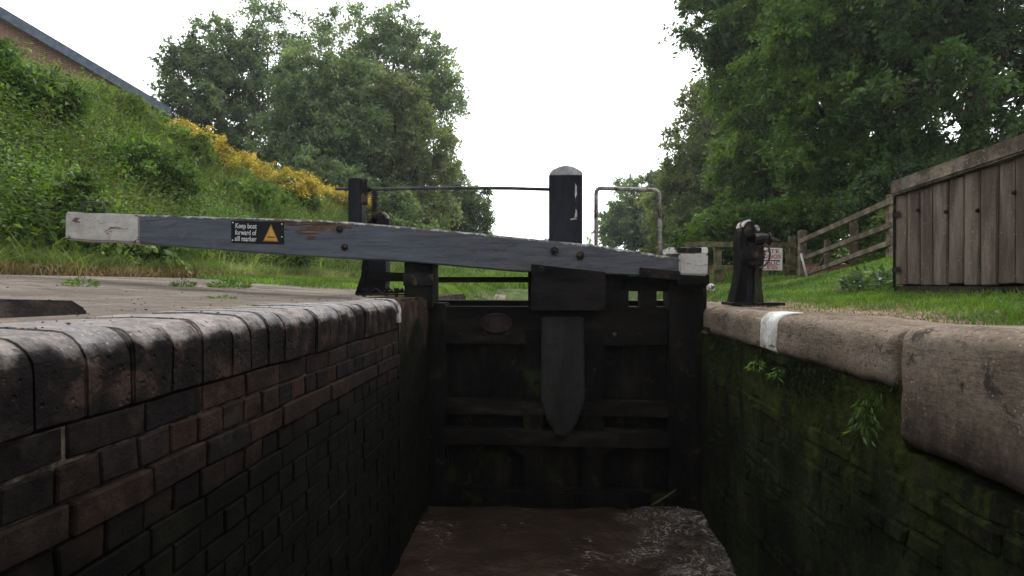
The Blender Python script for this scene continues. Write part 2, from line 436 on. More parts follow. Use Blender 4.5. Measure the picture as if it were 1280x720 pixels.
n = NT('left mortar'); pos = n.coords('Position'); z_ = n.xyz(pos)[2]
c = n.ramp(n.noise(pos, 14, 7, .7), [(0.3, (0.015,0.012,0.01)), (0.55, (0.045,0.037,0.03)), (0.85, (0.10,0.083,0.065))])
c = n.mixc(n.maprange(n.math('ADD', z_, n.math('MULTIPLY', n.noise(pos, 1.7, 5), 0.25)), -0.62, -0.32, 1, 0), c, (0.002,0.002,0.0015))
n.bsdf(c, 0.95, 0.03, n.noise(pos, 50, 6, .8), 0.8, 0.01)
M['mortar'] = n.m
n = NT('coping blue brick'); pos = n.coords('Position'); z_ = n.xyz(pos)[2]
c = n.ramp(n.island(), [(0.0, (0.11,0.095,0.09)), (0.4, (0.165,0.138,0.125)), (0.7, (0.145,0.14,0.148)), (1.0, (0.21,0.175,0.155))])
c = n.mixc(0.85, c, n.ramp(n.noise(pos, 16, 9, .78), [(0.28, 0.35), (0.5, 0.9), (0.72, 1.4)]), 'MULTIPLY')
c = n.mixc(n.maprange(n.noise(pos, 9, 7, .7), 0.6, 0.85, 0, .7), c, (0.27,0.225,0.19))
c = n.mixc(n.math('MULTIPLY', n.pits(pos, 40, .4, .3), .75), c, (0.03,0.025,0.022))
c = n.mixc(n.math('MULTIPLY', n.pits(pos, 75, .25, .3), .7), c, (0.42,0.37,0.33))
face = n.maprange(n.math('ADD', z_, n.math('MULTIPLY', n.noise(pos, 12, 6), 0.07)), -0.03, 0.028, 1, 0)      # shade painted into the colour of the upright face, tops left pale
c = n.mixc(face, c, n.ramp(n.noise(pos, 12, 8, .75), [(0.3, (0.005,0.004,0.004)), (0.62, (0.013,0.010,0.009)), (0.8, (0.035,0.022,0.018))]))
pits = n.math('SUBTRACT', n.noise(pos, 60, 6, .8), n.math('MULTIPLY', n.pits(pos, 40, .4, .3), 1.5))
b = n.bsdf(c, n.maprange(n.noise(pos, 8), 0, 1, .38, .7), 0.05, n.math('ADD', pits, n.math('MULTIPLY', n.noise(pos, 14, 5), 0.9)), 0.6, 0.012)
n.l(n.maprange(face, 0, 1, .45, .03), b.inputs['Specular IOR Level'])      # trodden tops are polished, the face with painted shade is dull
M['coping_brick'] = n.m

n = NT('slime stone'); pos = n.coords('Position'); z_ = n.xyz(pos)[2]
c = n.ramp(n.noise(pos, 5, 9, .7), [(0.3, (0.02,0.015,0.01)), (0.6, (0.05,0.036,0.025)), (0.8, (0.08,0.06,0.043))])
c = n.mixc(n.maprange(n.math('ADD', z_, n.math('MULTIPLY', n.noise(pos, 3, 6), 0.35)), -0.22, 0.05, 1, 0), c,
           n.ramp(n.noise(pos, 9, 8, .7), [(0.3, (0.0025,0.0028,0.002)), (0.6, (0.006,0.0066,0.0033)), (0.9, (0.012,0.014,0.005))]))
n.bsdf(c, 0.8, 0.05, n.noise(pos, 30, 7, .75), 0.7, 0.015)
M['slime_stone'] = n.m

YQ = 3.74                       # end of the left coping, start of the gate recess stone
wallL = thing('lock_wall', (XL-0.15, 0, WZ), 'dark blue brick lock chamber wall with rounded brick coping beside the towpath', 'wall')
cs = [(-0.276,-0.196, 0.235, 0.1, -0.004), (-0.356,-0.276, 0.118, 0.03, 0.004)]
z = -0.356; k = 0
while z > WZ-0.3:
    cs.append((z-0.08, z, 0.235 if k % 2 == 0 else 0.118, 0.1 if k % 2 == 0 else 0.03, 0.006 if k else 0.012)); z -= 0.08; k += 1
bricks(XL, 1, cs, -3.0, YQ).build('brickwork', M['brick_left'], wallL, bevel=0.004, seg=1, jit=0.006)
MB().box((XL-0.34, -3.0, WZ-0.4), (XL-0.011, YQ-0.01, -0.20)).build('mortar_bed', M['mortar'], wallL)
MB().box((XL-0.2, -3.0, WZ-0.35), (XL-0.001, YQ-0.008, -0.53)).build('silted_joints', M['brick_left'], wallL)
# bullnose coping bricks laid across the wall
mb = MB(); y = -0.4; rr = 0.075
while y < YQ-0.02:
    L = random.uniform(0.115, 0.15); b = min(y+L, YQ)
    if YQ - b < 0.06: b = YQ
    zt = random.uniform(-.006, .003); xo = random.uniform(-.006, .004); rk = rr*random.uniform(.8, 1.15); bk = random.uniform(-.03,.03)
    prof = [(XL-0.36+bk, -0.192), (XL+xo, -0.194), (XL+xo, zt-rk)] + [(XL+xo-rk+rk*math.cos(a), zt-rk+rk*math.sin(a)) for a in (0.3,0.65,1.0,1.3,1.57)] + [(XL-0.2, zt+0.006), (XL-0.36+bk, zt+0.004)]
    q0 = random.uniform(0.0005, 0.002); q1 = random.uniform(.0005,.002)
    mb.prism([(px, y+q0, pz) for px, pz in prof], (0, b-y-q0-q1, 0)); y = b
mb.build('coping', M['coping_brick'], wallL, bevel=0.005, seg=2, jit=0.006)
M['joint_dirt'] = surf('dirt filled joint', [(0.3, (0.05,0.04,0.032)), (0.7, (0.16,0.13,0.1))], 20, bscale=60, kind='Position')
prof = [(XL-0.35, -0.19), (XL-.03, -0.19), (XL-.03, -rr-.01)] + [(XL-rr-.01+(rr-.02)*math.cos(a), -rr-.012+(rr-.012)*math.sin(a)) for a in (0.3,0.65,1.0,1.3,1.57)] + [(XL-0.35, -.024)]
MB().prism([(a, -0.4, b) for a, b in prof], (0, YQ+.38, 0)).build('coping_mortar', M['joint_dirt'], wallL)
M['white_worn'] = surf('worn white paint', [(0.3, (0.4,0.38,0.35)), (0.6, (0.62,0.6,0.57))], 6, bscale=40, spots=((0.07,0.05,0.045), 9, 0.55, 0.63))
M['white_faint'] = surf('scuffed white paint', [(0.2, (0.2,0.19,0.175)), (0.8, (0.38,0.365,0.345))], 9, bscale=40, kind='Position', spots=((0.09,0.075,0.065), 12, .5, .7))
# white painted arris at the end of the coping
rr2 = rr+0.004
pp = [(XL+0.012, -0.15), (XL+0.012, -rr)] + [(XL+0.012-rr2+rr2*math.cos(a), -rr+rr2*math.sin(a)+.004) for a in (0.4,0.8,1.2,1.57)] + [(XL-0.30, 0.014), (XL-0.30, 0.004), (XL-0.05, 0.002), (XL-0.03,-0.02), (XL-0.03, -0.15)]
MB().prism([(a, YQ-0.055, b) for a, b in pp], (0, 0.06, 0)).build('white_marker', M['white_faint'], wallL, jit=0.004)
# stone quoin of the gate recess and wing wall behind
MB().box((XL-0.45, YQ+0.008, WZ-0.4), (XL-0.012, 4.9, 0.0)).build('quoin_stone', M['slime_stone'], wallL, bevel=0.025, jit=0.01)
MB().box((XL-0.45, 4.905, WZ-0.4), (XL-0.03, 6.9, -0.01)).build('wing_wall', M['slime_stone'], wallL, bevel=0.02)

# ---- right wall: moss over brick, big worn stones on top
n = NT('mossy brick'); pos = n.coords('Position'); y_, z_ = n.xyz(pos)[1], n.xyz(pos)[2]
c = n.ramp(n.noise(n.coords('Position', (1,1,.7)), 2.6, 9, .72), [(0.1, (0.005,0.006,0.0035)), (0.4, (0.011,0.0145,0.006)), (0.65, (0.02,0.026,0.009)), (0.9, (0.036,0.043,0.015))])
c = n.mixc(0.8, c, n.ramp(n.noise(pos, 30, 7, .8), [(0.1, 0.3), (0.5, 0.9), (0.9, 1.6)]), 'MULTIPLY')
c = n.mixc(0.35, c, n.ramp(n.island(), [(0, 0.6), (1, 1.25)]), 'MULTIPLY')
band = n.maprange(n.math('ADD', z_, n.math('MULTIPLY', n.noise(n.coords('Position', (1,1,.35)), 4.5, 7, .7), 0.55)), -0.62, -0.1, 0, 1)   # moss thickest under the copings
c = n.mixc(n.math('MULTIPLY', band, .75), c, n.ramp(n.noise(pos, 18, 7, .75), [(0.15, (0.014,0.018,0.004)), (0.5, (0.044,0.056,0.010)), (0.9, (0.08,0.094,0.02))]))
c = n.mixc(n.maprange(n.noise(pos, 6, 8, .75), 0.68, 0.9, 0, .75), c, (0.032,0.027,0.022))
c = n.mixc(n.maprange(n.noise(n.coords('Position', (1,1.6,.5)), 3, 7, .75), 0.58, 0.8, 0, .85), c, (0.009,0.009,0.008))
n.bsdf(c, 0.9, 0.06, n.noise(pos, 34, 8, .78), 0.8, 0.02)
M['brick_moss'] = n.m
n = NT('coping stone'); pos = n.coords('Position'); z_ = n.xyz(pos)[2]
c = n.ramp(n.noise(n.coords('Position', (1,0.5,1)), 3.2, 9, .68), [(0.1, (0.12,0.09,0.066)), (0.4, (0.225,0.172,0.127)), (0.65, (0.3,0.233,0.175)), (0.9, (0.385,0.31,0.24))])
c = n.mixc(0.65, c, n.ramp(n.noise(pos, 55, 7, .8), [(0.1, 0.4), (0.5, 0.95), (0.9, 1.35)]), 'MULTIPLY')
bed = n.noise(n.coords('Position', (1,0.22,2.6)), 7, 7, .7, .4)
c = n.mixc(n.maprange(n.math('ABSOLUTE', n.math('SUBTRACT', bed, 0.45)), 0.0, 0.05, .55, 0), c, (0.07,0.055,0.045))
c = n.mixc(n.maprange(n.noise(pos, 9, 8, .75, .6), 0.66, 0.86, 0, .8), c, (0.04,0.034,0.031))
c = n.mixc(n.maprange(n.noise(pos, 4.5, 7, .7), 0.66, 0.95, 0, .6), c, (0.085,0.088,0.03))
holes = n.pits(pos, 34, .14, .2); specks = n.pits(pos, 60, .3, .28)
c = n.mixc(n.math('MULTIPLY', holes, .8), c, (0.025,0.02,0.018)); c = n.mixc(n.math('MULTIPLY', specks, .6), c, (0.55,0.5,0.43))
low = n.maprange(n.math('ADD', z_, n.math('MULTIPLY', n.noise(n.coords('Position', (1,1.2,0.3)), 5, 7, .7), 0.2)), -0.32, -0.13, 0.9, 0)
c = n.mixc(low, c, n.ramp(n.noise(pos, 8, 7, .7), [(0.1, (0.016,0.013,0.011)), (0.6, (0.07,0.05,0.04)), (0.9, (0.05,0.055,0.022))]))
pit = n.math('SUBTRACT', n.noise(n.coords('Position', (1,0.6,1.6)), 26, 8, .8), n.math('MULTIPLY', holes, 1.2))
n.bsdf(c, 0.9, 0.12, n.math('ADD', pit, n.math('MULTIPLY', n.noise(pos, 6, 5), 0.8)), 0.9, 0.018)
M['stone'] = n.m
wallR = thing('lock_wall', (XR+0.15, 0, WZ), 'mossy green brick lock chamber wall under large worn coping stones beside the grass verge', 'wall')
cs = []; z = -0.235; k = 0
while z > WZ-0.3:
    cs.append((z-0.08, z, 0.235 if k % 2 == 0 else 0.118, 0.1 if k % 2 == 0 else 0.03, random.uniform(-.008,.008))); z -= 0.08; k += 1
bricks(XR+0.02, -1, cs, 2.01, 4.46).build('brickwork', M['brick_moss'], wallR, bevel=0.012, seg=1, jit=0.028)
bricks(XR+0.02, -1, [q for q in cs if q[1] < -0.46], -3.0, 2.0).build('brickwork', M['brick_moss'], wallR, bevel=0.012, seg=1, jit=0.028)
MB().box((XR+0.024, -3.0, WZ-0.4), (XR+0.4, 6.9, -0.47)).build('moss_bed', M['brick_moss'], wallR)
MB().box((XR+0.026, 2.02, -0.468), (XR+0.4, 6.9, -0.232)).build('moss_bed', M['brick_moss'], wallR)
def stone(y0, y1, h, zt, xo=0.0, rad=0.062, wd=0.42):
    """a long coping stone with a worn round arris, cut fine so that wear can bend it"""
    prof = [(XR+wd, zt-h+.02), (XR+0.012, zt-h), (XR+xo-.004, zt-h+0.03)]
    for q in np.linspace(zt-h+0.08, zt-rad-.02, max(2, int(h/0.06))): prof.append((XR+xo, q))
    prof += [(XR+xo+rad-rad*math.cos(a), zt-rad+rad*math.sin(a)) for a in (0.2,0.5,0.8,1.1,1.4)]
    for q in np.linspace(XR+xo+rad+.02, XR+wd-.03, 6): prof.append((q, zt+.004))
    prof.append((XR+wd, zt-.01))
    ys = np.concatenate([[y0, y0+.008, y0+.022], np.linspace(y0+.045, y1-.045, max(4, int((y1-y0)/0.04))), [y1-.022, y1-.008, y1]]); mb = MB(); n_ = len(prof)
    cx, cz_ = XR+wd*.5, zt-h*.5
    for i, yy in enumerate(ys):
        e_ = min(i, len(ys)-1-i); s = (0.93, 0.98, 0.996, 1.0)[min(e_, 3)]
        for px, pz in prof:
            p = Vector((cx+(px-cx)*s, yy, cz_+(pz-cz_)*s))
            p += mnoise.noise_vector(p*3.3+Vector((0,y0*9,0)))*0.006 + mnoise.noise_vector(p*13)*0.007
            mb.v.append(p)
    for i in range(len(ys)-1):
        for k in range(n_): mb.f.append((i*n_+k, i*n_+(k+1) % n_, (i+1)*n_+(k+1) % n_, (i+1)*n_+k))
    mb.f.append(tuple(range(n_))); mb.f.append(tuple((len(ys)-1)*n_+k for k in range(n_))[::-1])
    return mb
stone(-0.9, 2.035, 0.40, -0.035, 0.010).build('coping_stone', M['stone'], wallR, smooth=True)
stone(2.068, 3.29, 0.205, -0.055, 0.0).build('coping_stone', M['stone'], wallR, smooth=True)
stone(3.315, 4.42, 0.19, -0.07, 0.022).build('coping_stone', M['stone'], wallR, smooth=True)
stone(4.44, 6.9, 0.21, -0.075, 0.035).build('coping_stone', M['stone'], wallR, smooth=True)
# white sill marker: a skin of paint bent over the arris
prof = [(XR-0.006, -0.245), (XR-0.006, -0.20), (XR-0.006, -0.15)] + [(XR-0.006+0.068-0.068*math.cos(a), -0.118+0.070*math.sin(a)) for a in (0.2,0.5,0.8,1.1,1.35,1.57)] + [(XR+0.10, -0.046), (XR+0.13, -0.046)]
mb = MB(); ys = np.linspace(3.07, 3.292, 5)
for th in (0, 1):
    for yy in ys:
        for px, pz in prof:
            p = Vector((px, yy, pz)); p += mnoise.noise_vector(p*3.3+Vector((0,2.06*9,0)))*0.006
            if th: p += Vector((0.02, 0, -0.02))
            mb.v.append(p)
n_ = len(prof)
for i in range(4):
    for k in range(n_-1):
        mb.f.append((i*n_+k, i*n_+k+1, (i+1)*n_+k+1, (i+1)*n_+k))
        o = 5*n_; mb.f.append((o+i*n_+k, o+(i+1)*n_+k, o+(i+1)*n_+k+1, o+i*n_+k+1))
o = 5*n_
for k in range(n_-1):
    mb.f.append((k, o+k, o+k+1, k+1)); mb.f.append((4*n_+k, 4*n_+k+1, o+4*n_+k+1, o+4*n_+k))
for i in range(4):
    mb.f.append((i*n_, (i+1)*n_, o+(i+1)*n_, o+i*n_)); e = n_-1; mb.f.append((i*n_+e, o+i*n_+e, o+(i+1)*n_+e, (i+1)*n_+e))
M['white_marker'] = surf('sill marker paint', [(0.3, (0.45,0.43,0.4)), (0.6, (0.7,0.68,0.64))], 7, bscale=50, spots=((0.25,0.19,0.15), 6, 0.66, 0.85))
mb.build('sill_marker', M['white_marker'], wallR, smooth=True)

# ---- water
def water_mesh(name, x0, x1, y0, y1, z, nx, ny, amp):
    xs = np.linspace(x0, x1, nx); ys = np.linspace(y0, y1, ny); X, Y = np.meshgrid(xs, ys)
    Z = np.zeros_like(X)
    r2 = np.random.default_rng(3)
    for k in range(26):
        a = r2.uniform(0, 2*np.pi); f = r2.uniform(4, 34); 
        Z += np.sin((X*np.cos(a)+Y*np.sin(a))*f + r2.uniform(0, 6) + 0.8*np.sin(X*3+Y*2+k))*(amp*5/f)
    Z *= 0.4 + 1.2*sstep(0.0, 1.0, X)*sstep(2.0, 4.6, Y) if amp > .002 else 1
    V = np.stack([X, Y, z+Z], -1).reshape(-1,3); a = (np.arange(ny-1)[:,None]*nx+np.arange(nx-1)[None]).ravel()
    return np_mesh(name, V, [np.stack([a,a+1,a+1+nx,a+nx],1)], smooth=True)
n = NT('turbid water'); pos = n.coords('Position'); x_, y_, z_ = n.xyz(pos)
c = n.ramp(n.noise(pos, 1.8, 5, .6), [(0.3, (0.019,0.0125,0.009)), (0.7, (0.034,0.0235,0.0165))])
big = n.noise(pos, 2.2, 4, .6)
side = n.maprange(n.math('ADD', n.math('ADD', x_, n.math('MULTIPLY', big, 0.7)), n.math('MULTIPLY', n.math('SUBTRACT', 4.0, y_), 0.10)), 0.72, 1.35)
loops = n.maprange(n.math('ABSOLUTE', n.math('SUBTRACT', n.noise(pos, 7.5, 2, .5, 2.6), 0.5)), 0.0, 0.09, 1, 0)
fizz = n.maprange(n.noise(pos, 26, 4, .65), .15, .7)
f2 = n.math('MULTIPLY', n.math('MULTIPLY', side, n.maprange(n.noise(pos, 3.6, 3), .3, .6)), n.math('MULTIPLY', loops, fizz))
f4 = n.math('MULTIPLY', n.math('MULTIPLY', side, 0.10), fizz)
streak = n.maprange(n.math('ABSOLUTE', n.math('SUBTRACT', n.noise(n.coords('Position', (1,2.2,1)), 3.0, 3, .5, 1.2), 0.5)), 0.0, 0.035, 1, 0)
f1 = n.math('MULTIPLY', n.math('MULTIPLY', streak, 0.6), n.math('MULTIPLY', fizz, n.maprange(n.noise(pos, 2.9, 3), .55, .8)))
f3 = n.math('MULTIPLY', n.maprange(n.math('ADD', x_, n.math('MULTIPLY', n.noise(pos, 9, 5), .2)), 1.16, 1.34), n.math('MULTIPLY', n.maprange(n.noise(pos, 20, 6, .75), 0.4, 0.75), .6))
foam = n.math('MINIMUM', n.math('ADD', n.math('ADD', f1, n.math('ADD', f2, f4)), f3), 1.0)
c = n.mixc(foam, c, (0.27,0.245,0.22))
b = n.bsdf(c, n.maprange(foam, 0, 1, 0.07, 0.6), 0.28, n.math('ADD', n.noise(pos, 11, 4, .6), n.math('MULTIPLY', foam, 0.5)), 0.5, 0.03)
M['water'] = n.m
props(link_mesh('canal_water', water_mesh('canal_water', XL-0.02, XR+0.03, -3, 4.9, WZ, 240, 700, 0.011), M['water']), kind='structure')
n = NT('pound water'); pos = n.coords('Position')
n.bsdf((0.03,0.028,0.018), 0.06, 0.5, n.noise(pos, 6, 4), 0.08, 0.02); M['pound'] = n.m
props(link_mesh('upper_water', water_mesh('upper_water', -2.7, 2.9, 4.95, 19, -0.32, 12, 60, 0.0005), M['pound']), kind='structure')

# ================================================================== LOCK GATE
def wood(name, stops, scale=5, stretch=(1,1,1), **kw): return surf(name, stops, scale, stretch, **kw)
M['gate_wet'] = surf('wet oak', [(0.2, (0.002,0.0018,0.0016)), (0.6, (0.006,0.005,0.0042)), (0.95, (0.018,0.015,0.009))], 5, (1,1,0.35), rough=0.6, spec=0.08, bscale=26, bstr=0.8, bdist=0.014, kind='Position', spots=((0.014,0.02,0.006), 4, .62, .85), spots2=((0.035,0.022,0.014), 7, .74, .9))
M['gate_dark'] = surf('black gate timber', [(0.3, (0.005,0.0045,0.0042)), (0.7, (0.014,0.012,0.011))], 5, (0.4,1,1), rough=0.7, spec=.06, bscale=26, bstr=0.5, kind='Position')
M['gate_ledge'] = surf('silted gate rail', [(0.2, (0.003,0.0027,0.0023)), (0.6, (0.010,0.008,0.0062)), (0.95, (0.03,0.024,0.017))], 5, (0.35,1,1), rough=0.7, spec=.06, bscale=26, bstr=0.6, kind='Position')
M['board_grey'] = surf('wet grey paddle board', [(0.2, (0.006,0.006,0.006)), (0.8, (0.02,0.019,0.0175))], 4, (1,1,0.3), rough=0.5, spec=.12, bscale=30, bstr=0.4, kind='Position', spots=((0.015,0.013,0.011), 6, 0.55, 0.65))
M['iron'] = surf('old black iron', [(0.3, (0.007,0.007,0.0075)), (0.7, (0.018,0.018,0.019))], 9, rough=0.6, spec=0.08, bscale=60, bstr=0.5, bdist=0.004, spots=((0.07,0.045,0.03), 11, 0.62, 0.7))
M['rust'] = surf('rusty iron', [(0.3, (0.010,0.0075,0.007)), (0.7, (0.028,0.019,0.016))], 9, rough=0.7, bscale=60, bstr=0.6, bdist=0.004)
M['rail_steel'] = surf('weathered steel tube', [(0.3, (0.14,0.13,0.12)), (0.7, (0.3,0.285,0.27))], 14, rough=0.6, bscale=60, bstr=0.3, bdist=0.002, spots=((0.06,0.04,0.03), 20, 0.58, 0.68))
M['rod_dark'] = surf('dark rail tube', [(0.3, (0.03,0.03,0.033)), (0.7, (0.075,0.072,0.075))], 14, rough=0.5, bscale=60, bstr=0.3, bdist=0.002)
M['black_paint'] = surf('black gloss paint', [(0.3, (0.007,0.008,0.012)), (0.7, (0.014,0.016,0.022))], 5, (1,1,.3), rough=0.5, spec=0.12, bscale=40, bstr=0.25, bdist=0.004)
# balance beam paint, with rot along one length of the top arris
n = NT('grey beam paint'); pos = n.coords('Position'); x_, y_, z_ = n.xyz(pos)
gr = n.noise(n.coords('Position', (0.5, 3, 4)), 4, 6, .6)
spl = n.noise(n.coords('Position', (0.16, 1, 2.6)), 5, 4, .55, .3)
c = n.ramp(gr, [(0.2, (0.046,0.053,0.07)), (0.6, (0.064,0.073,0.094)), (0.9, (0.088,0.097,0.115))])
# older, thinner paint towards the gate
old = n.maprange(n.math('ADD', x_, n.math('MULTIPLY', n.noise(pos, 3, 6), 0.9)), -1.2, 0.3, 0, 0.75)
c = n.mixc(old, c, n.ramp(n.noise(n.coords('Position', (0.5,2,5)), 7, 9, .78), [(0.3, (0.035,0.032,0.032)), (0.5, (0.06,0.068,0.085)), (0.7, (0.085,0.075,0.068))]))
BEAM_T = [(80,265),(175,268),(300,272),(400,275.5),(470,280),(550,287),(640,295.5),(740,306),(852,323)]
YB = 4.58
wt = [PY(x, y, YB) for x, y in BEAM_T]
fc = n.n('ShaderNodeFloatCurve'); cu = fc.mapping.curves[0]
for i, p in enumerate(wt):
    u, v = (p.x+4.6)/6.2, p.z
    if i == 0: cu.points[0].location = (u, v)
    elif i == 1: cu.points[1].location = (u, v)
    else: cu.points.new(u, v)
for p in cu.points: p.handle_type = 'VECTOR'
fc.mapping.update()
n.l(n.math('DIVIDE', n.math('ADD', x_, 4.6), 6.2), fc.inputs['Value'])
below = n.math('SUBTRACT', fc.outputs[0], z_)          # metres below the top arris
nz = n.math('MULTIPLY', n.math('SUBTRACT', n.noise(n.coords('Position', (1.2,1,4)), 4, 7, .7), 0.5), 0.22)
xw = n.math('SUBTRACT', 1.0, n.math('MULTIPLY', n.math('ABSOLUTE', n.math('ADD', x_, 1.98)), 2.2))
rot = n.maprange(n.math('SUBTRACT', n.math('ADD', n.math('MULTIPLY', xw, 0.13), n.math('MULTIPLY', nz, 0.8)), below), -0.008, 0.012)
woodc = n.ramp(n.noise(n.coords('Position', (0.4,2,11)), 6, 8, .7), [(0.35, (0.02,0.011,0.009)), (0.6, (0.08,0.045,0.032)), (0.9, (0.16,0.105,0.075))])
c = n.mixc(rot, c, woodc)
c = n.mixc(n.maprange(n.math('ABSOLUTE', n.math('SUBTRACT', spl, 0.56)), 0.0, 0.012, .85, 0), c, (0.012,0.011,0.012))
c = n.mixc(n.maprange(n.noise(pos, 9, 8, .78), .68, .82, 0, .5), c, (0.11,0.10,0.095))
edge = n.maprange(n.math('SUBTRACT', below, n.math('MULTIPLY', n.noise(n.coords('Position', (3,3,3)), 6, 6, .7), 0.034)), -0.012, 0.0, 1, 0)
c = n.mixc(edge, c, n.ramp(n.noise(pos, 7, 6), [(0.35, (0.10,0.085,0.07)), (0.5, (0.3,0.29,0.28)), (0.62, (0.5,0.49,0.48)), (0.7, (0.13,0.11,0.09))]))
n.bsdf(c, 0.6, 0.3, n.math('ADD', gr, n.math('MULTIPLY', rot, -0.5)), 0.35, 0.012)
M['beam_paint'] = n.m
n = NT('cracked white paint'); pos = n.coords('Position')
c = n.ramp(n.noise(pos, 6, 7), [(0.1, (0.27,0.255,0.24)), (0.8, (0.42,0.405,0.385))])
ck = n.noise(n.coords('Position', (1.1,1,3.2)), 4.2, 9, .75, .6)
c = n.mixc(n.maprange(ck, 0.72, 0.76), c, (0.09,0.05,0.042))
c = n.mixc(n.maprange(n.math('ABSOLUTE', n.math('SUBTRACT', n.noise(n.coords('Position', (.8,1,4)), 2.1, 4, .6), 0.52)), 0.0, 0.006, 1, 0), c, (0.12,0.1,0.09))
n.bsdf(c, 0.7, 0.3, ck, 0.3, 0.01)
M['white_crack'] = n.m

gate = thing('lock_gate', (0.08, 4.75, WZ), 'single leaf wooden lock gate with long grey balance beam and white ends', 'lock gate')
YG = 4.72
def gbox(x0, y0, x1, y1, Ya, Yb, name, mat, bevel=0.012, parent=None, jit=0.0):
    """gate member whose front face is Ya, covering the photograph's rectangle"""
    a = PY(x0, y1, Ya); b = PY(x1, y0, Ya)
    return MB().box((a.x, Ya, a.z), (b.x, Yb, b.z)).build(name, mat, parent or gate, bevel=bevel, jit=jit)
# frame below the walkway
gbox(535, 379, 557, 660, YG-.02, YG+.22, 'heel_post', M['gate_wet'], jit=.006)
gbox(837, 350, 884, 660, YG-.05, YG+.24, 'toe_post', M['gate_wet'], jit=.006)
gbox(540, 384, 836, 431, YG, YG+.2, 'top_rail', M['gate_ledge'], jit=.006)
gbox(555, 504, 838, 519, YG-.02, YG+.2, 'middle_rail', M['gate_ledge'], jit=.005)
gbox(555, 541, 838, 557, YG-.03, YG+.2, 'middle_rail', M['gate_ledge'], jit=.005)
gbox(555, 618, 838, 660, YG-.02, YG+.2, 'bottom_rail', M['gate_wet'], jit=.005)
gbox(654, 410, 680, 620, YG-.01, YG+.2, 'mid_post', M['gate_wet'], jit=.005)
gbox(727, 410, 755, 620, YG-.01, YG+.2, 'mid_post', M['gate_wet'], jit=.005)
# planking behind the frame
mb = MB(); a0 = PY(540, 660, YG+.12); a1 = PY(880, 400, YG+.12); x = a0.x
while x < a1.x:
    q = min(x+random.uniform(.16,.2), a1.x); mb.box((x+.001, YG+.1+random.uniform(0,.002), a0.z), (q-.001, YG+.17, a1.z)); x = q
mb.build('planking', M['gate_wet'], gate, bevel=0.002, seg=1)
MB().box((a0.x, YG+.171, a0.z), (a1.x, YG+.215, a1.z)).build('gap_backing', M['gate_wet'], gate)  # added backing sheet, keeps light from showing through the plank gaps
# curved knees that carry the second rail into the middle
for s in (-1, 1):
    c = 704; pts = []
    for k in range(7):
        t = k/6; pts.append((c + s*(28 + 62*t), 556 + 40*(1-t)**2.2))
    poly = [PY(c+s*28, 552, YG-.012)] + [PY(px, py, YG-.012) for px, py in pts] + [PY(c+s*92, 552, YG-.012)]
    MB().prism(poly, (0, .12, 0)).build('knee', M['gate_ledge'], gate, bevel=.006)
# paddle board with pointed foot, running up behind the beam to the white capped post
prof = [(677,396),(730,396),(731,500),(722,528),(708,547),(696,545),(684,526),(676,500)]
MB().prism([PY(x, y, YG-.075) for x, y in prof], (0, .06, 0)).build('paddle_board', M['board_grey'], gate, bevel=.012)
YP = YB+.20
pa = PY(686, 390, YP); pb = PY(728, 217, YP)
post = MB().box((pa.x, YP, -0.14), (pb.x, YP+.17, pb.z)).build('paddle_post', M['black_paint'], gate, bevel=.008)
mb = MB(); pts = [(687,219),(687,216),(691,212),(700,208),(707,207),(715,208),(724,212),(728,216),(728,219)]
M['white_cap'] = surf('grimy white cap', [(0.2, (0.22,0.22,0.235)), (0.8, (0.4,0.4,0.42))], 9, bscale=40, kind='Position', spots=((0.04,0.035,0.035), 26, .78, .86))
mb.prism([PY(x, y, YP-.005) for x, y in pts], (0, .18, 0)).build('cap', M['white_cap'], post, bevel=.004)
mb = MB(); 
mb.prism([PY(x, y, YP-.004) for x, y in [(719,229),(721,233),(721,243),(719.5,247),(720,253),(718.5,243)]], (0, .003, 0))
mb.prism([PY(x, y, YP-.004) for x, y in [(720,258),(721.3,266),(721.3,274),(713,275),(713,273.6),(718,272.5)]], (0, .003, 0))
mb.build('chipped_mark', M['white_worn'], post)
# stubs and plates between gate and beam
gbox(505, 326, 540, 386, YG-.08, YG+.2, 'heel_post_head', M['gate_dark'], bevel=.012)
gbox(504, 341, 541, 357, YG-.095, YG-.07, 'heel_strap', M['iron'], bevel=.003)
gbox(660, 336, 786, 386, YG+.02, YG+.18, 'centre_block', M['gate_dark'])
gbox(801, 336, 821, 386, YG+.0, YG+.18, 'short_post', M['gate_dark'])
gbox(546, 346, 664, 353, YG+.24, YG+.44, 'walkway_plank', M['gate_ledge'], bevel=.005)
gbox(775, 345, 850, 364, YG+.02, YG+.2, 'walkway_bearer', M['gate_dark'])
gbox(538, 376, 836, 386, YG+.22, YG+.5, 'walkway_plank', M['gate_ledge'], bevel=.005)
# iron ring plate
ov = PY(620, 404, YG-.012); mb = MB(); ring = [(ov.x + .125*math.cos(t), YG-.012, ov.z + .075*math.sin(t)) for t in np.linspace(0, 2*math.pi, 25)]
mb.tube(ring, .010, 6); mb.prism([(ov.x + .115*math.cos(t), YG-.014, ov.z + .066*math.sin(t)) for t in np.linspace(0, 2*math.pi, 20, endpoint=False)], (0,.02,0))
mb.build('oval_plate', M['rust'], gate, smooth=False)
for x, y in ((606,418),(634,418),(575,418),(800,418),(768,418),(706,408)):
    p = PY(x, y, YG-.002); MB().dome(p, (0,-1,0), .02, .012).build('bolt', M['iron'], gate, smooth=True)
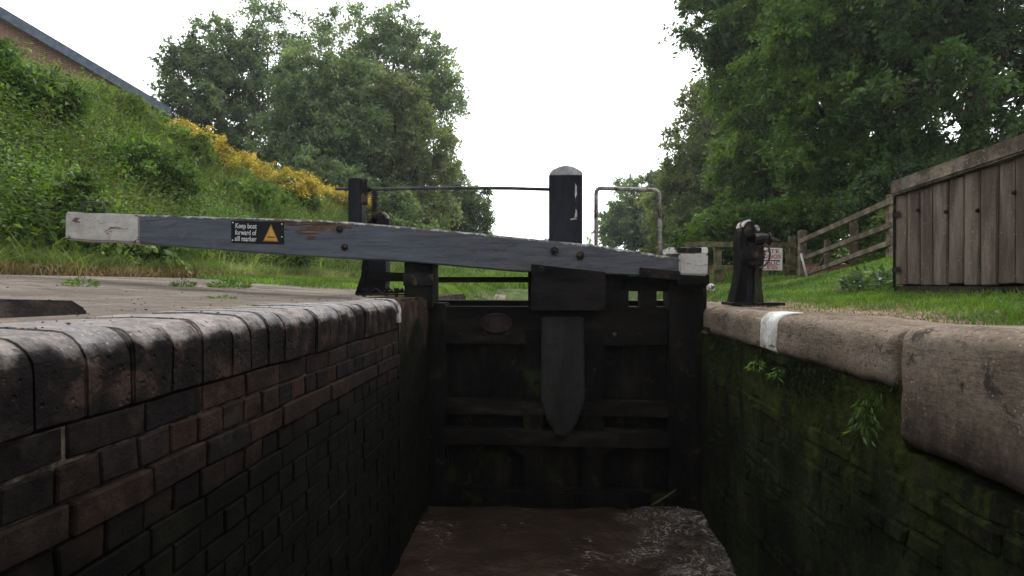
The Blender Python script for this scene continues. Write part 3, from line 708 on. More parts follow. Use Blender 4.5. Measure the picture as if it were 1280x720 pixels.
# balance beam: painted timber, white free end and white toe end
def beam_section(x0, x1, TB, name, mat, dep=.30, Y=YB, grow=0.0, bevel=.014):
    xs = sorted(set([x0, x1] + [q for q in (110,140,175,240,300,360,400,440,470,510,550,600,640,700,740,800) if x0 < q < x1]))
    tx = [q[0] for q in TB[0]]; ty = [q[1] for q in TB[0]]; bx = [q[0] for q in TB[1]]; by = [q[1] for q in TB[1]]
    pts = [PY(x, np.interp(x, tx, ty)-grow, Y) for x in xs] + [PY(x, np.interp(x, bx, by)+grow, Y) for x in xs[::-1]]
    return MB().prism(pts, (0, dep, 0)).build(name, mat, gate, bevel=bevel, jit=.006)
BEAM_B = [(80,299),(175,304),(300,314),(400,321),(460,324),(510,327),(600,335),(665,340.5),(740,342),(850,345)]
TB = (BEAM_T, BEAM_B)
beam_section(174, 850, TB, 'balance_beam', M['beam_paint'])
beam_section(81, 174.4, TB, 'beam_end', M['white_crack'], grow=0.3)
# toe end block: white front, dark scarred top
gbox(849, 317, 885, 344, YB-.03, YB+.28, 'toe_cap', M['white_crack'], jit=.006)
gbox(836, 309, 885, 317.5, YB-.01, YB+.27, 'toe_top', M['white_worn'], bevel=.006)
gbox(847, 309.5, 877, 316, YB-.016, YB-.004, 'toe_scar', M['iron'], bevel=.002)
gbox(846, 343, 887, 357, YB-.02, YB+.26, 'toe_bracket', M['gate_dark'], bevel=.01)
# straps and bolts
mb = MB().prism([PY(x, y, YB-.014) for x, y in [(664,330),(757,340),(757,388),(664,388)]], (0,.013,0)); mb.build('strap_plate', M['gate_dark'], gate, bevel=.003)
mb = MB().prism([PY(x, y, YB-.034) for x, y in [(800,334),(850,339),(850,350),(800,346)]], (0,.03,0)); mb.build('strap_plate', M['rust'], gate, bevel=.003)
for x, y, r, Yb in [(424.5,287,3.3,YB),(431,309,3.3,YB),(693,314,4,YB),(725,319.5,4,YB),(677,336,3,YB-.014),(811,340.5,3,YB-.034),(839,343.5,3,YB-.034)]:
    p = PY(x, y, Yb-.002); rr3 = r*4.6/F*1.05
    b = MB().disc(p+Vector((0,-.004,0)), (0,1,0), rr3*1.25, .008, 14).dome(p+Vector((0,-.007,0)), (0,-1,0), rr3*.8, .014)
    b.build('bolt', M['iron'], gate, smooth=False)
# lifting loop on the white end
mb = MB(); Yl = YB+.12
pts = [PY(104,268,Yl), PY(104,256,Yl), PY(106,253,Yl), PY(128,253,Yl), PY(131,256,Yl), PY(132,268,Yl)]
mb.tube(pts, .009, 8).build('loop_handle', M['rod_dark'], gate, smooth=True)
# handrails
Yh = YB+.33
hp0 = PY(435, 290, Yh); hp1 = PY(452, 222.5, Yh)
hpost = MB().box((hp0.x, Yh, hp0.z-.08), (hp1.x, Yh+.11, hp1.z)).build('handrail_post', M['black_paint'], gate, bevel=.01)
mb = MB(); a = PY(451, 228, Yh-.01); mb.box((a.x, Yh-.012, PY(451,256,Yh).z), (PY(459,0,Yh).x, Yh+.03, PY(451,224,Yh).z)); mb.tube([PY(458,237,Yh+.02), PY(464,237,Yh+.02)], [.03,.018], 10)
mb.build('clamp', M['iron'], hpost, bevel=.006)
mb = MB(); mb.tube([PY(420,236,Yh+.03), PY(470,236.6,Yh+.03), PY(560,235,Yh+.03), PY(640,235.5,Yh+.03), PY(690,237,Yh+.03)], .015, 10).build('handrail', M['rod_dark'], gate, smooth=True)
def bent(pts, r=.05):
    out_ = [pts[0]]
    for a, b, c in zip(pts, pts[1:], pts[2:]):
        a, b, c = Vector(a), Vector(b), Vector(c); u = (a-b).normalized()*r; v = (c-b).normalized()*r
        for t in (0,.25,.5,.75,1): out_.append((b+u)*(1-t)**2 + b*2*t*(1-t) + (b+v)*t*t)
    return out_ + [pts[-1]]
Yh2 = YB+.26
mb = MB(); mb.tube(bent([PY(745,318,Yh2), PY(745,235,Yh2), PY(823.5,238,Yh2), PY(826,330,Yh2)]), .017, 10).build('handrail', M['rail_steel'], gate, smooth=True)
# warning sign on the beam
def text_mesh(s, size):
    cu = bpy.data.curves.new('t', 'FONT'); cu.body = s; cu.size = size; cu.align_x = 'LEFT'; cu.extrude = 0.0008; cu.offset = 0.012*size
    o = bpy.data.objects.new('t', cu); COL.objects.link(o); dg = bpy.context.evaluated_depsgraph_get()
    me = bpy.data.meshes.new_from_object(o.evaluated_get(dg)); bpy.data.objects.remove(o); return me
def lettering(rows, parent, mat, name='lettering'):
    """rows: (text, origin, right vector, up vector, width to fill or None, size)"""
    V = []; Fs = []
    for s, org, rt, up, wid, size in rows:
        me = text_mesh(s, size); co = np.array([v.co[:] for v in me.vertices]); k = 1.0
        if wid: k = wid/(co[:,0].max()-co[:,0].min())
        nrm = Vector(rt).cross(Vector(up)).normalized(); base = len(V)
        x0 = co[:,0].min()
        for v in co: V.append(Vector(org) + Vector(rt)*((v[0]-x0)*k) + Vector(up)*v[1] + nrm*v[2])
        Fs += [tuple(i+base for i in p.vertices) for p in me.polygons]
    b = wl(parent); me = bpy.data.meshes.new(name); me.from_pydata([tuple(p-b) for p in V], [], Fs)
    return link_mesh(name, me, mat, parent)
def flat(name, c, rough=.5): 
    return surf(name, [(0.3, tuple(q*.85 for q in c)), (0.7, c)], 12, rough=rough, bscale=50, bstr=.1, bdist=.002)
M['sign_black'] = flat('sign black', (0.012,0.013,0.016)); M['sign_white'] = flat('sign white', (0.55,0.55,0.56))
M['sign_amber'] = flat('sign amber', (0.5,0.3,0.07)); M['sign_orange'] = flat('sign orange', (0.3,0.12,0.03))
Ys = YB-.008
sign = MB().prism([PY(x, y, Ys) for x, y in [(289,275.5),(354.5,277.5),(354.5,305),(289,303)]], (0,.006,0)).build('warning_sign', M['sign_black'], gate, bevel=.001, seg=1)
sign['label'] = 'black warning plate with white words and an amber triangle'
rt = (PY(330,290,Ys)-PY(300,289.1,Ys)).normalized(); up = Vector((0,-1,0)).cross(rt)*-1
up = Vector((0,0,1)) - rt*rt.z; up.normalize()
px2m = 4.9/F
rows = []
for s, x0, yb, wpx in (('Keep boat', 294.5, 285.0, 26.5), ('forward of', 294, 293.2, 26.5), ('sill marker', 293.6, 301.0, 27)):
    a = PY(x0, yb, Ys-.0015); b2 = PY(x0+wpx, yb, Ys-.0015); rows.append((s, a, rt, up, (b2-a).length, 8.6*px2m))
lettering(rows, sign, M['sign_white'])
Yt = Ys-.0015
MB().prism([PY(x, y, Yt) for x, y in [(338.8,280.2),(348.3,302.3),(328.8,301.6)]], (0,.0014,0)).build('triangle_border', M['sign_orange'], sign)
Yt -= .0012
MB().prism([PY(x, y, Yt) for x, y in [(338.8,283),(346.3,300.9),(330.6,300.4)]], (0,.0011,0)).build('triangle', M['sign_amber'], sign)
Yt -= .001
MB().prism([PY(x, y, Yt) for x, y in [(333.6,296.8),(334.6,295.5),(343.2,295.8),(344,297.2)]], (0,.0009,0)).build('boat_mark', M['sign_black'], sign)
for x, y in ((291.2,278.2),(290.8,300.2),(352.6,280),(352.4,296)): MB().disc(PY(x,y,Ys-.002), (0,1,0), .006, .004, 8).build('screw', M['sign_white'], sign)

# ================================================================== GROUND PADDLES, FITTINGS
# left stand, behind the beam
Yl = 5.42
tL = thing('paddle_stand', PY(466, 368, Yl), 'dark iron paddle stand with toothed rack half hidden behind the grey beam', 'paddle gear', 'ground paddle stands beside the gate')
def pxprism(pts, Y, dep, name, mat, parent, bevel=.006): return MB().prism([PY(x, y, Y) for x, y in pts], (0, dep, 0)).build(name, mat, parent, bevel=bevel)
pxprism([(453,322),(457,322),(458,340),(453,368.5),(443,368.5),(451,345)], Yl, .1, 'splayed_leg', M['gate_dark'], tL)
pxprism([(457,279),(482,279),(482,352),(480,368.5),(457,368.5)], Yl+.02, .16, 'column', M['black_paint'], tL)
pxprism([(460,339),(506,341),(506,352),(460,351)], Yl-.05, .1, 'cross_beam', M['gate_dark'], tL)
rk = MB(); a = PY(465.5, 320, Yl-.03); b2 = PY(470, 236.5, Yl-.03); rk.box((a.x, Yl-.03, a.z), (b2.x, Yl-.005, b2.z))
for k in range(16):
    zz = b2.z - .012 - k*.022; rk.box((b2.x-.002, Yl-.03, zz-.007), (b2.x+.022, Yl-.005, zz+.005)); rk.box((a.x-.014, Yl-.03, zz-.007), (a.x+.002, Yl-.005, zz+.005))
rk.build('rack', M['iron'], tL, bevel=.002, seg=1)
c = PY(473.5, 275, Yl+.0)
mb = MB(); mb.prism([(c.x+.095*math.cos(t), c.y, c.z+.09*math.sin(t)) for t in np.linspace(0, math.pi, 16)], (0,.05,0)); mb.build('gear_guard', M['rail_steel'], tL, bevel=.004)
mb = MB(); mb.prism([(c.x+.075*math.cos(t), c.y-.02, c.z+.072*math.sin(t)) for t in np.linspace(0, math.pi, 16)], (0,.019,0)).box((c.x-.11, c.y-.03, c.z-.06), (c.x+.11, c.y+.08, c.z+.012)); mb.build('gear', M['iron'], tL, bevel=.004)
# collar irons bolted down beside the heel post
tA = thing('anchor_irons', PY(482, 371, 4.9), 'rusty anchor irons bolted to the stone beside the heel post', 'anchor iron')
z0 = 0.002
mb = MB(); ya = 4.55
pA = [PY(462,369,4.85), PY(470,361,4.85), PY(478,368,4.85), PY(486,360,4.85), PY(494,367,4.85), PY(504,361,4.85)]
mb.tube(pA, .013, 8); mb.build('link', M['rust'], tA, smooth=True)
MB().bar((-1.62,4.62,.018), (-1.06,4.72,.018), .07, .016).build('strap', M['rust'], tA, bevel=.003)
MB().bar((-1.55,4.95,.03), (-1.0,4.86,.05), .06, .02).build('strap', M['rust'], tA, bevel=.003)
for q in ((-1.56,4.63),(-1.3,4.68),(-1.46,4.93),(-1.2,4.9)):
    MB().tube([(q[0],q[1],0),(q[0],q[1],.055)], .016, 6).disc((q[0],q[1],.06),(0,0,1),.026,.024,6).build('bolt', M['iron'], tA)

# right stand
Yr = 4.62
tR = thing('paddle_stand', PY(938, 380, Yr+.1), 'black iron paddle stand with whitened top and windlass spindle on right coping', 'paddle gear', 'ground paddle stands beside the gate')
M['stand_wood'] = surf('mossy tarred timber', [(0.25, (0.006,0.006,0.006)), (0.6, (0.014,0.015,0.012)), (0.9, (0.05,0.052,0.035))], 7, (1.6,1,0.25), rough=0.85, spec=.04, bscale=30, bstr=.5)
pxprism([(917,380.5),(923,357),(926.5,336),(926,296),(928,286),(931,284),(933,296),(933,336),(932,381)], Yr, .2, 'cheek', M['stand_wood'], tR, .008)
pxprism([(942,381),(943,340),(945,300),(949,296),(954,303),(956,318),(955,332),(952.5,341),(953,362),(956,381)], Yr+.02, .17, 'cheek', M['stand_wood'], tR, .008)
pxprism([(931.5,380.5),(932.5,288),(946,288),(944,380.5)], Yr+.05, .12, 'column', M['black_paint'], tR, .008)
pxprism([(927.5,287),(928.5,281),(931,277.5),(935,275.5),(939,275.5),(942,278),(944,284),(946,292),(944,297),(929,297)], Yr-.005, .13, 'hood', M['iron'], tR, .012)
pxprism([(927,284),(928.2,279.5),(931,276.2),(936,274.2),(940,275),(940,276.6),(935,277),(931.5,279.5),(929.5,284)], Yr-.01, .15, 'white_crown', M['white_worn'], tR, .004)
pxprism([(943.5,281),(948,281.5),(950,285),(949.5,289),(946,288)], Yr+.03, .1, 'white_boss', M['white_worn'], tR, .006)
c = PY(941, 318, Yr-.02)
mb = MB(); mb.disc(c, (0,1,0), .085, .03, 24); 
for k in range(22):
    t = 2*math.pi*k/22; p = Vector((c.x+.089*math.cos(t), c.y, c.z+.089*math.sin(t))); mb.box(tuple(p-Vector((.007,.012,.007))), tuple(p+Vector((.007,.012,.007))))
mb.disc(c+Vector((0,-.025,0)), (0,1,0), .03, .03, 12); mb.build('gear_wheel', M['iron'], tR, bevel=.002, seg=1)
mb = MB(); ring = [(c.x+.02+.1*math.cos(t), c.y-.03, c.z+.11*math.sin(t)) for t in np.linspace(-1.4, 1.4, 12)]; mb.tube(ring, .009, 6).build('pawl_strap', M['rod_dark'], tR, smooth=True)
pxprism([(932,320),(947,319),(949,324),(932,325)], Yr-.05, .04, 'bracket', M['iron'], tR, .004)
mb = MB(); a = PY(944, 299.5, Yr-.02)
mb.tube([a, PY(953,298.5,Yr-.03), PY(960,298.5,Yr-.035)], [.05,.045,.04], 10).tube([PY(960,299,Yr-.035), PY(961.5,299,Yr-.035)], [.055,.055], 10).tube([PY(961.5,299.5,Yr-.035), PY(968,301,Yr-.04), PY(975,301.8,Yr-.045)], [.02,.016,.008], 8)
mb.build('spindle', M['iron'], tR, smooth=False)
pa_ = PY(915, 380, Yr-.05); pb_ = PY(966, 380, Yr+.2)
MB().box((pa_.x, Yr-.06, pa_.z-.012), (pb_.x, Yr+.24, pa_.z+.012)).build('base_plate', M['iron'], tR, bevel=.004)

# raised kerb on the left apron
M['kerb'] = surf('dark kerb brick', [(0.3, (0.016,0.013,0.013)), (0.6, (0.035,0.028,0.026)), (0.8, (0.06,0.05,0.045))], 8, bscale=40, bstr=.7)
k0 = PD(113, 396, 2.0); 
mb = MB(); xk1 = -1.46; 
ka = PY(0, 397, 1.62); kb = PY(112, 396, 1.9)
d = (kb-ka).normalized(); ka = kb - d*1.4
bk = Vector((-d.y, d.x, 0)).normalized()
mb.prism([ka+Vector((0,0,-.03)), kb+Vector((0,0,-.03)), kb+Vector((0,0,.03))-d*.01, kb+Vector((0,0,.058))-d*.06, ka+Vector((0,0,.058))], bk*.13)
t = mb.build('kerb', M['kerb'], None, bevel=.008, jit=.006)
props(t, 'low dark kerb block lying on the gravel apron beside the blue brick coping', 'kerb')

# ================================================================== RIGHT BANK
M['timber_grey'] = surf('weathered timber', [(0.3, (0.08,0.063,0.05)), (0.55, (0.128,0.102,0.082)), (0.8, (0.18,0.148,0.122))], 5, (1.5,1.5,0.22), bscale=24, bstr=.5, bdist=.008, isl=.06, kind='Position', spots=((0.3,0.26,0.21), 60, .8, .9))
M['timber_rail'] = surf('lichened timber', [(0.3, (0.085,0.068,0.052)), (0.55, (0.16,0.13,0.1)), (0.8, (0.24,0.2,0.155))], 6, bscale=28, bstr=.6, bdist=.01, kind='Position', spots=((0.3,0.27,0.22), 34, .74, .82))
M['timber_black'] = surf('damp black timber', [(0.3, (0.014,0.012,0.010)), (0.7, (0.04,0.032,0.025))], 5, bscale=24, bstr=.5)
A = PD(1116, 356, 4.87); B = PD(1280, 356, 3.6); dv = (B-A); dv.z = 0; dv.normalize(); nv = Vector((-dv.y, dv.x, 0))
if nv.x < 0: nv = -nv                                   # away from the canal
tF = thing('plank_fence', (A.x, A.y, 0), 'grey close boarded plank fence with thick top rail standing on the verge', 'fence')
LEN = 3.0
def ftop(s): return 0.875 + 0.055*s
mb = MB()
mb.prism([A+Vector((0,0,ftop(0)-.115)), A+Vector((0,0,ftop(0)-.012)), A+dv*.03+Vector((0,0,ftop(0))), A+dv*LEN+Vector((0,0,ftop(LEN))), A+dv*LEN+Vector((0,0,ftop(LEN)-.115))], nv*.16)
mb.v = [p - nv*.03 for p in mb.v]
mb.build('top_rail', M['timber_rail'], tF, bevel=.014, jit=.012)
s = 0.006; i = 0
while s < LEN-.1:
    wd = random.uniform(.128,.143); g = random.uniform(.006,.016); lift = random.uniform(-.006,.008); sk = random.uniform(-.004,.004)
    o = A + nv*(.02+random.uniform(-.004,.006))
    P4 = [o+dv*s+Vector((0,0,.002+lift+.02*0)), o+dv*(s+wd)+Vector((0,0,.002+lift+sk)), o+dv*(s+wd+sk)+Vector((0,0,ftop(s)-.118)), o+dv*(s+sk)+Vector((0,0,ftop(s)-.118))]
    pl = MB().prism(P4, nv*.035).build('plank', M['timber_grey'], tF, bevel=.006, jit=.006); pl['label'] = 'upright board of the plank fence'; del pl['label']
    if i % 2 == 1 and i < 12:
        q = o + dv*(s+wd+.004) - nv*.008 + Vector((0,0,random.choice([.52,.55,.6]))); MB().dome(q, -nv, .017, .018, 8).build('bolt', M['rust'], tF)
    s += wd+g; i += 1
MB().prism([A+dv*.02+nv*.075+Vector((0,0,-.12)), A+dv*LEN+nv*.075+Vector((0,0,-.12)), A+dv*LEN+nv*.075+Vector((0,0,.8)), A+dv*.02+nv*.075+Vector((0,0,.74))], nv*.06).build('back_boarding', M['timber_black'], tF)
MB().prism([A+nv*.01+Vector((0,0,-.1)), A+dv*LEN+nv*.01+Vector((0,0,-.1)), A+dv*LEN+nv*.01+Vector((0,0,-.012)), A+nv*.01+Vector((0,0,-.012))], nv*.06).build('bottom_rail', M['timber_black'], tF, bevel=.008)
for zz in (.60, .13):
    MB().prism([A-dv*.012+Vector((0,0,zz-.022)), A+dv*.085+Vector((0,0,zz-.022)), A+dv*.085+Vector((0,0,zz+.022)), A-dv*.012+Vector((0,0,zz+.022))], nv*.026-nv*.022).build('hinge_strap', M['iron'], tF, bevel=.003)
MB().tube([A-dv*.012+nv*.02+Vector((0,0,-.1)), A-dv*.012+nv*.02+Vector((0,0,.76))], .012, 8).build('end_rod', M['iron'], tF)

# field fence with the notice, further up the lock side
M['fence_olive'] = surf('green weathered softwood', [(0.3, (0.06,0.055,0.03)), (0.6, (0.12,0.105,0.055)), (0.8, (0.18,0.155,0.09))], 5, bscale=24, bstr=.4, isl=.1)
M['fence_brown'] = surf('brown softwood', [(0.3, (0.09,0.07,0.047)), (0.6, (0.17,0.136,0.095)), (0.8, (0.24,0.196,0.14))], 5, bscale=24, bstr=.4, isl=.1)
DF = 13.2
def hz(p): return float(height(p.x, p.y))
def fence_post(x, ytop, d, wpx, parent, mat, name='post'):
    p = PD(x, ytop, d); w2 = wpx*d/F/2; g = hz(p)
    return MB().box((p.x-w2, p.y-w2, g-.25), (p.x+w2, p.y+w2, p.z)).build(name, mat, parent, bevel=.01)
def rail_px(p, q, hpx, dep, parent, mat, name='rail'):
    a = PD(*p); b = PD(*q); return MB().bar(a, b, dep, hpx*(p[2]+q[2])/2/F).build(name, mat, parent, bevel=.008)
b0 = PD(900, 356, DF); tG = thing('timber_fence', (b0.x, b0.y, hz(b0)), 'olive green rail fence with square posts behind the black paddle stand', 'fence')
for x, yt, wp in ((897,309,8),(937,309,7),(990,295,7.5)): fence_post(x, yt, DF+.1, wp, tG, M['fence_olive'])
rail_px((856,305.6,DF),(994,306,DF), 7, .05, tG, M['fence_olive'])
rail_px((856,334.5,DF),(994,334.5,DF), 6, .05, tG, M['fence_olive'])
rail_px((984.5,308,DF-.02),(984.5,356,DF-.02), 4, .05, tG, M['fence_olive'], 'upright') if False else None
a = PD(983.5, 309, DF); MB().box((a.x-.035, a.y-.05, hz(a)-.1), (a.x+.035, a.y-.002, a.z)).build('upright', M['fence_olive'], tG, bevel=.006)
for x in (869, 886, 904, 921, 953, 968):
    a = PD(x, 338, DF+.05); MB().box((a.x-.022, a.y, hz(a)-.1), (a.x+.022, a.y+.03, a.z)).build('paling', M['fence_brown'], tG, bevel=.004)
# notice
M['notice_white'] = flat('notice white', (0.8,0.74,0.72)); M['notice_red'] = flat('notice red', (0.36,0.05,0.045)); M['notice_dark'] = flat('notice rule', (0.05,0.05,0.055))
DN = DF-.08
s0 = PD(931, 338, DN); s1 = PD(978, 309, DN)
tN = thing('notice_board', ((s0.x+s1.x)/2, (s0.y+s1.y)/2, s0.z), 'white notice board with red capitals hung on the olive green rail fence', 'sign')
rt = Vector((CS, SN, 0)); fwd = Vector((-SN, CS, 0)); up = Vector((0,0,1))
MB().prism([PD(x, y, DN) for x, y in ((930,309),(978,310),(978,338),(930,337))], fwd*.02).build('board', M['notice_white'], tN, bevel=.004)
rows = []
for s, x0, x1, y in (('PRIVATE',935,974,316.2),('MOORINGS',933,976,322.8),('NO PUBLIC',933,975,331.2),('ACCESS',938,972,336.2)):
    a = PD(x0, y, DN-.006); b2 = PD(x1, y, DN-.006); rows.append((s, a, rt, up, (b2-a).length, 6.4*DN/F))
lettering(rows[:2], tN, M['notice_red']); lettering(rows[2:], tN, M['notice_red'])
MB().prism([PD(x, y, DN-.004) for x, y in ((933,324.6),(975,325),(975,326.3),(933,325.9))], fwd*.004).build('rule', M['notice_dark'], tN)
# sloping post and rail fence
b0 = PD(1040, 350, 12); tS = thing('rail_fence', (b0.x, b0.y, hz(b0)), 'brown post and rail fence climbing the grassy bank under the trees', 'fence')
for x, yt, d, wp in ((1002.5,288,12.6,8),(1010,312,12.7,6),(1034,300,11.9,6),(1067,270,10.6,7.5),(1112,243,9.2,7)): fence_post(x, yt, d, wp, tS, M['fence_brown'])
rail_px((1000,302,12.5),(1114,251,9.0), 7, .06, tS, M['fence_brown']); rail_px((1002,324,12.5),(1114,281,9.0), 6.2, .06, tS, M['fence_brown']); rail_px((1006,343,12.4),(1114,303,9.0), 6, .06, tS, M['fence_brown'])
rail_px((1008,340,12.6),(1036,348,12.0), 5, .05, tS, M['fence_brown'], 'brace'); rail_px((1020,346,12.5),(1033,312,12.0), 4, .05, tS, M['fence_brown'], 'brace')
MB().tube([PD(1001,317,12.3), PD(1010.5,352,12.0)], .025, 8).build('x', flat('pole white', (0.42,0.41,0.38)), None, smooth=True)
o = bpy.data.objects['x']; o.name = 'leaning_pole'; o.data.name = 'leaning_pole'; WL['leaning_pole'] = WL['x']; props(o, 'thin white pole leaning against the first post of the brown rail fence', 'pole')
# low red brick wall behind
n = NT('red brick'); bt = n.n('ShaderNodeTexBrick'); n.l(n.coords('Object', (1,1,1), (R(90),0,0)), bt.inputs[0]); bt.inputs['Scale'].default_value = 1.0
bt.inputs['Brick Width'].default_value = .225; bt.inputs['Row Height'].default_value = .075; bt.inputs['Mortar Size'].default_value = .008
bt.inputs['Color1'].default_value = (.22,.085,.05,1); bt.inputs['Color2'].default_value = (.3,.13,.08,1); bt.inputs['Mortar'].default_value = (.28,.23,.19,1)
n.bsdf(n.mixc(.5, bt.outputs[0], n.ramp(n.noise(n.coords(), 9), [(.3,.6),(.7,1.2)]), 'MULTIPLY'), .9, .2, bt.outputs[1], -.3, .01); M['red_brick'] = n.m
a = PD(866, 337, 15); b2 = PD(1012, 337, 15); g = hz(a)-.2
tW = MB().prism([Vector((a.x,a.y,g)), Vector((b2.x,b2.y,g)), b2+Vector((0,0,.03)), a], fwd*.22).build('garden_wall', M['red_brick'], None, bevel=.01)
props(tW, 'low red brick wall behind the olive green rail fence', 'wall')
a = PD(1044, 331, 12.6); g = hz(a)-.3
ring = [(a.x+.75*math.cos(t)*1.0, a.y+.5*math.sin(t)) for t in np.linspace(0, 2*math.pi, 24, endpoint=False)]
tB = MB().prism([(x, y, g) for x, y in ring], (0, 0, a.z-g)).build('brick_pier', M['red_brick'], None, bevel=.03)
props(tB, 'rounded red brick pier behind the brown rail fence', 'pier')
# small whitewashed stone by the fence
a = PD(888, 353, 9.5)
bm = bmesh.new(); bmesh.ops.create_icosphere(bm, subdivisions=3, radius=.075)
for v in bm.verts: v.co = Vector((v.co.x, v.co.y*.8, v.co.z*1.1)) + mnoise.noise_vector(v.co*9)*.016
me = bpy.data.meshes.new('painted_stone'); bm.to_mesh(me); bm.free()
for p in me.polygons: p.use_smooth = True
o = link_mesh('painted_stone', me, M['white_worn'], None, (a.x, a.y, hz(a)+.05)); props(o, 'small white painted stone in the grass behind the gate end', 'stone')

# ================================================================== HOUSE ON THE LEFT
DH = 22.0
n = NT('house brick'); bt = n.n('ShaderNodeTexBrick'); n.l(n.coords('Object', (1,1,1), (R(90),0,0)), bt.inputs[0]); bt.inputs['Scale'].default_value = 1.0
bt.inputs['Brick Width'].default_value = .225; bt.inputs['Row Height'].default_value = .075; bt.inputs['Mortar Size'].default_value = .01
bt.inputs['Color1'].default_value = (.2,.085,.055,1); bt.inputs['Color2'].default_value = (.27,.12,.08,1); bt.inputs['Mortar'].default_value = (.26,.22,.19,1)
n.bsdf(bt.outputs[0], .9, .2); M['house_brick'] = n.m
M['slate'] = surf('grey slate', [(0.3, (0.05,0.06,0.075)), (0.7, (0.10,0.115,0.14))], 5, bscale=20, bstr=.3, isl=.1)
M['barge'] = surf('blue grey bargeboard', [(0.3, (0.09,0.11,0.15)), (0.7, (0.13,0.155,0.2))], 5, bscale=20, bstr=.2)
rt = Vector((CS, SN, 0)); fwd = Vector((-SN, CS, 0)); up = Vector((0,0,1)); TH = R(33)
gdir = rt*math.cos(TH) + fwd*math.sin(TH); hb = -rt*math.sin(TH) + fwd*math.cos(TH)
e = PD(214, 143, DH)
q = (-75-640)/F; ex = (214-640)/F*DH                       # the ridge end: same gable plane, seen at x = -75
sl_ = (ex - q*DH)/(math.cos(TH) - q*math.sin(TH))
ap = PD(-75, -27, DH - sl_*math.sin(TH)); back = hb*9.0
le = Vector((2*ap.x-e.x, 2*ap.y-e.y, e.z))
gz = 3.0
tH = thing('brick_house', (ap.x, ap.y, gz), 'red brick house with slate gable roof on top of the embankment', 'house')
ins = 0.45
dr = (e-ap).normalized()
wr_ = e - gdir*ins; wl_ = le + gdir*ins
zr = ap.z - (ap-wr_).to_2d().length*(ap.z-e.z)/(ap-e).to_2d().length
MB().prism([Vector((wl_.x,wl_.y,gz)), Vector((wr_.x,wr_.y,gz)), Vector((wr_.x,wr_.y,zr-.1)), Vector((ap.x,ap.y,ap.z-.1)), Vector((wl_.x,wl_.y,zr-.1))], back).build('wall', M['house_brick'], tH)
o3 = -hb*.35
roof = MB()
for p in (e, le): roof.prism([ap+o3, p+o3, p+o3+Vector((0,0,.14)), ap+o3+Vector((0,0,.16))], back+hb*.7)
roof.build('roof', M['slate'], tH)
for p in (e, le):
    MB().prism([ap+o3-hb*.03+Vector((0,0,.10)), p+o3-hb*.03+Vector((0,0,.10)), p+o3-hb*.03+Vector((0,0,-.2)), ap+o3-hb*.03+Vector((0,0,-.22))], hb*.028).build('bargeboard', M['barge'], tH)

# ================================================================== VEGETATION
def gbase(x, d, dz=0.0):
    p = PD(x, 356, d); return Vector((p.x, p.y, hz(p)+dz))
GL = 'trees above the towpath embankment'; GR = 'trees on the right bank'
tree('broadleaf_tree', 'dark green round crowned tree beside the house gable, leftmost of the left trees', gbase(275,30), lobes_px(30, [(240,95,38,45,0),(278,70,40,45,1),(250,140,42,38,-1),(300,120,38,50,1),(262,185,40,30,0),(300,190,35,30,2)]), 210, .75, 110, .17, 'leaf_hazed_dark', .22, group=GL)
tree('birch_tree', 'tall thin birch with sparse grey green leaves, highest of the left trees', gbase(345,33), lobes_px(33, [(330,35,40,38,0),(360,50,45,45,1),(330,90,45,45,0),(385,95,40,60,1),(350,150,45,50,0)]), 150, .8, 90, .14, 'leaf_hazed', .16, 'bark_pale', group=GL, droop=.6)
tree('broadleaf_tree', 'dense blue green tree in the middle of the left trees', gbase(405,27), lobes_px(27, [(400,105,52,45,0),(375,150,42,50,-.5),(430,160,50,55,0),(400,205,60,45,-.5),(350,215,40,40,0),(440,120,45,45,1)]), 300, .7, 130, .16, 'leaf_hazed', .22, group=GL)
tree('ash_tree', 'tall loose crowned ash behind the dense blue green tree, its top over the sky gap', gbase(480,33), lobes_px(33, [(440,45,45,38,0),(495,40,45,35,0),(535,75,38,45,0),(470,90,55,45,1),(520,130,50,50,0),(555,130,25,45,0),(480,170,60,50,0)]), 270, .85, 110, .16, 'leaf_hazed', .22, group=GL, droop=.4)
tree('willow_tree', 'olive green drooping tree above the handrail post', gbase(490,29), lobes_px(29, [(490,120,45,40,0),(510,185,50,45,0),(470,215,50,50,0),(540,200,35,45,0),(520,255,50,45,0)]), 230, .7, 120, .15, 'leaf_hazed_olive', .18, group=GL, droop=.7)
tree('hawthorn_tree', 'low dark tree behind the beam at the right end of the left trees', gbase(560,35), lobes_px(35, [(560,225,32,28,0),(590,258,26,30,0),(560,275,40,32,0),(600,290,16,20,0),(530,290,45,35,0)]), 190, .65, 120, .15, 'leaf_hazed_dark', .15, group=GL)
tree('hedge_tree', 'bushy mid green tree low behind the rack of the left paddle stand', gbase(475,24), lobes_px(24, [(470,265,45,38,0),(430,250,40,40,0),(515,290,45,34,0),(395,230,35,34,0),(465,310,50,30,0)]), 210, .6, 120, .13, 'leaf_hazed_dark', .13, group=GL)
# far end of the pound
for i, (x, y, rx, ry, d, lab) in enumerate([(690,318,22,20,95,'small hazy tree far up the canal beside the capped post'),(640,325,30,16,110,'far low tree hidden by the beam, left of the capped post'),(735,322,26,18,105,'far low tree behind the steel handrail loop'),(600,318,34,20,90,'far tree beyond the hawthorn at the canal bend')]):
    tree('distant_tree', lab, gbase(x, d), lobes_px(d, [(x,y,rx,ry,0),(x+rx*.5,y+8,rx*.7,ry*.7,1),(x-rx*.5,y+6,rx*.7,ry*.8,-1)]), 60, 1.1, 80, .4, 'leaf_hazed', .3, group='distant trees up the canal', branches=False)
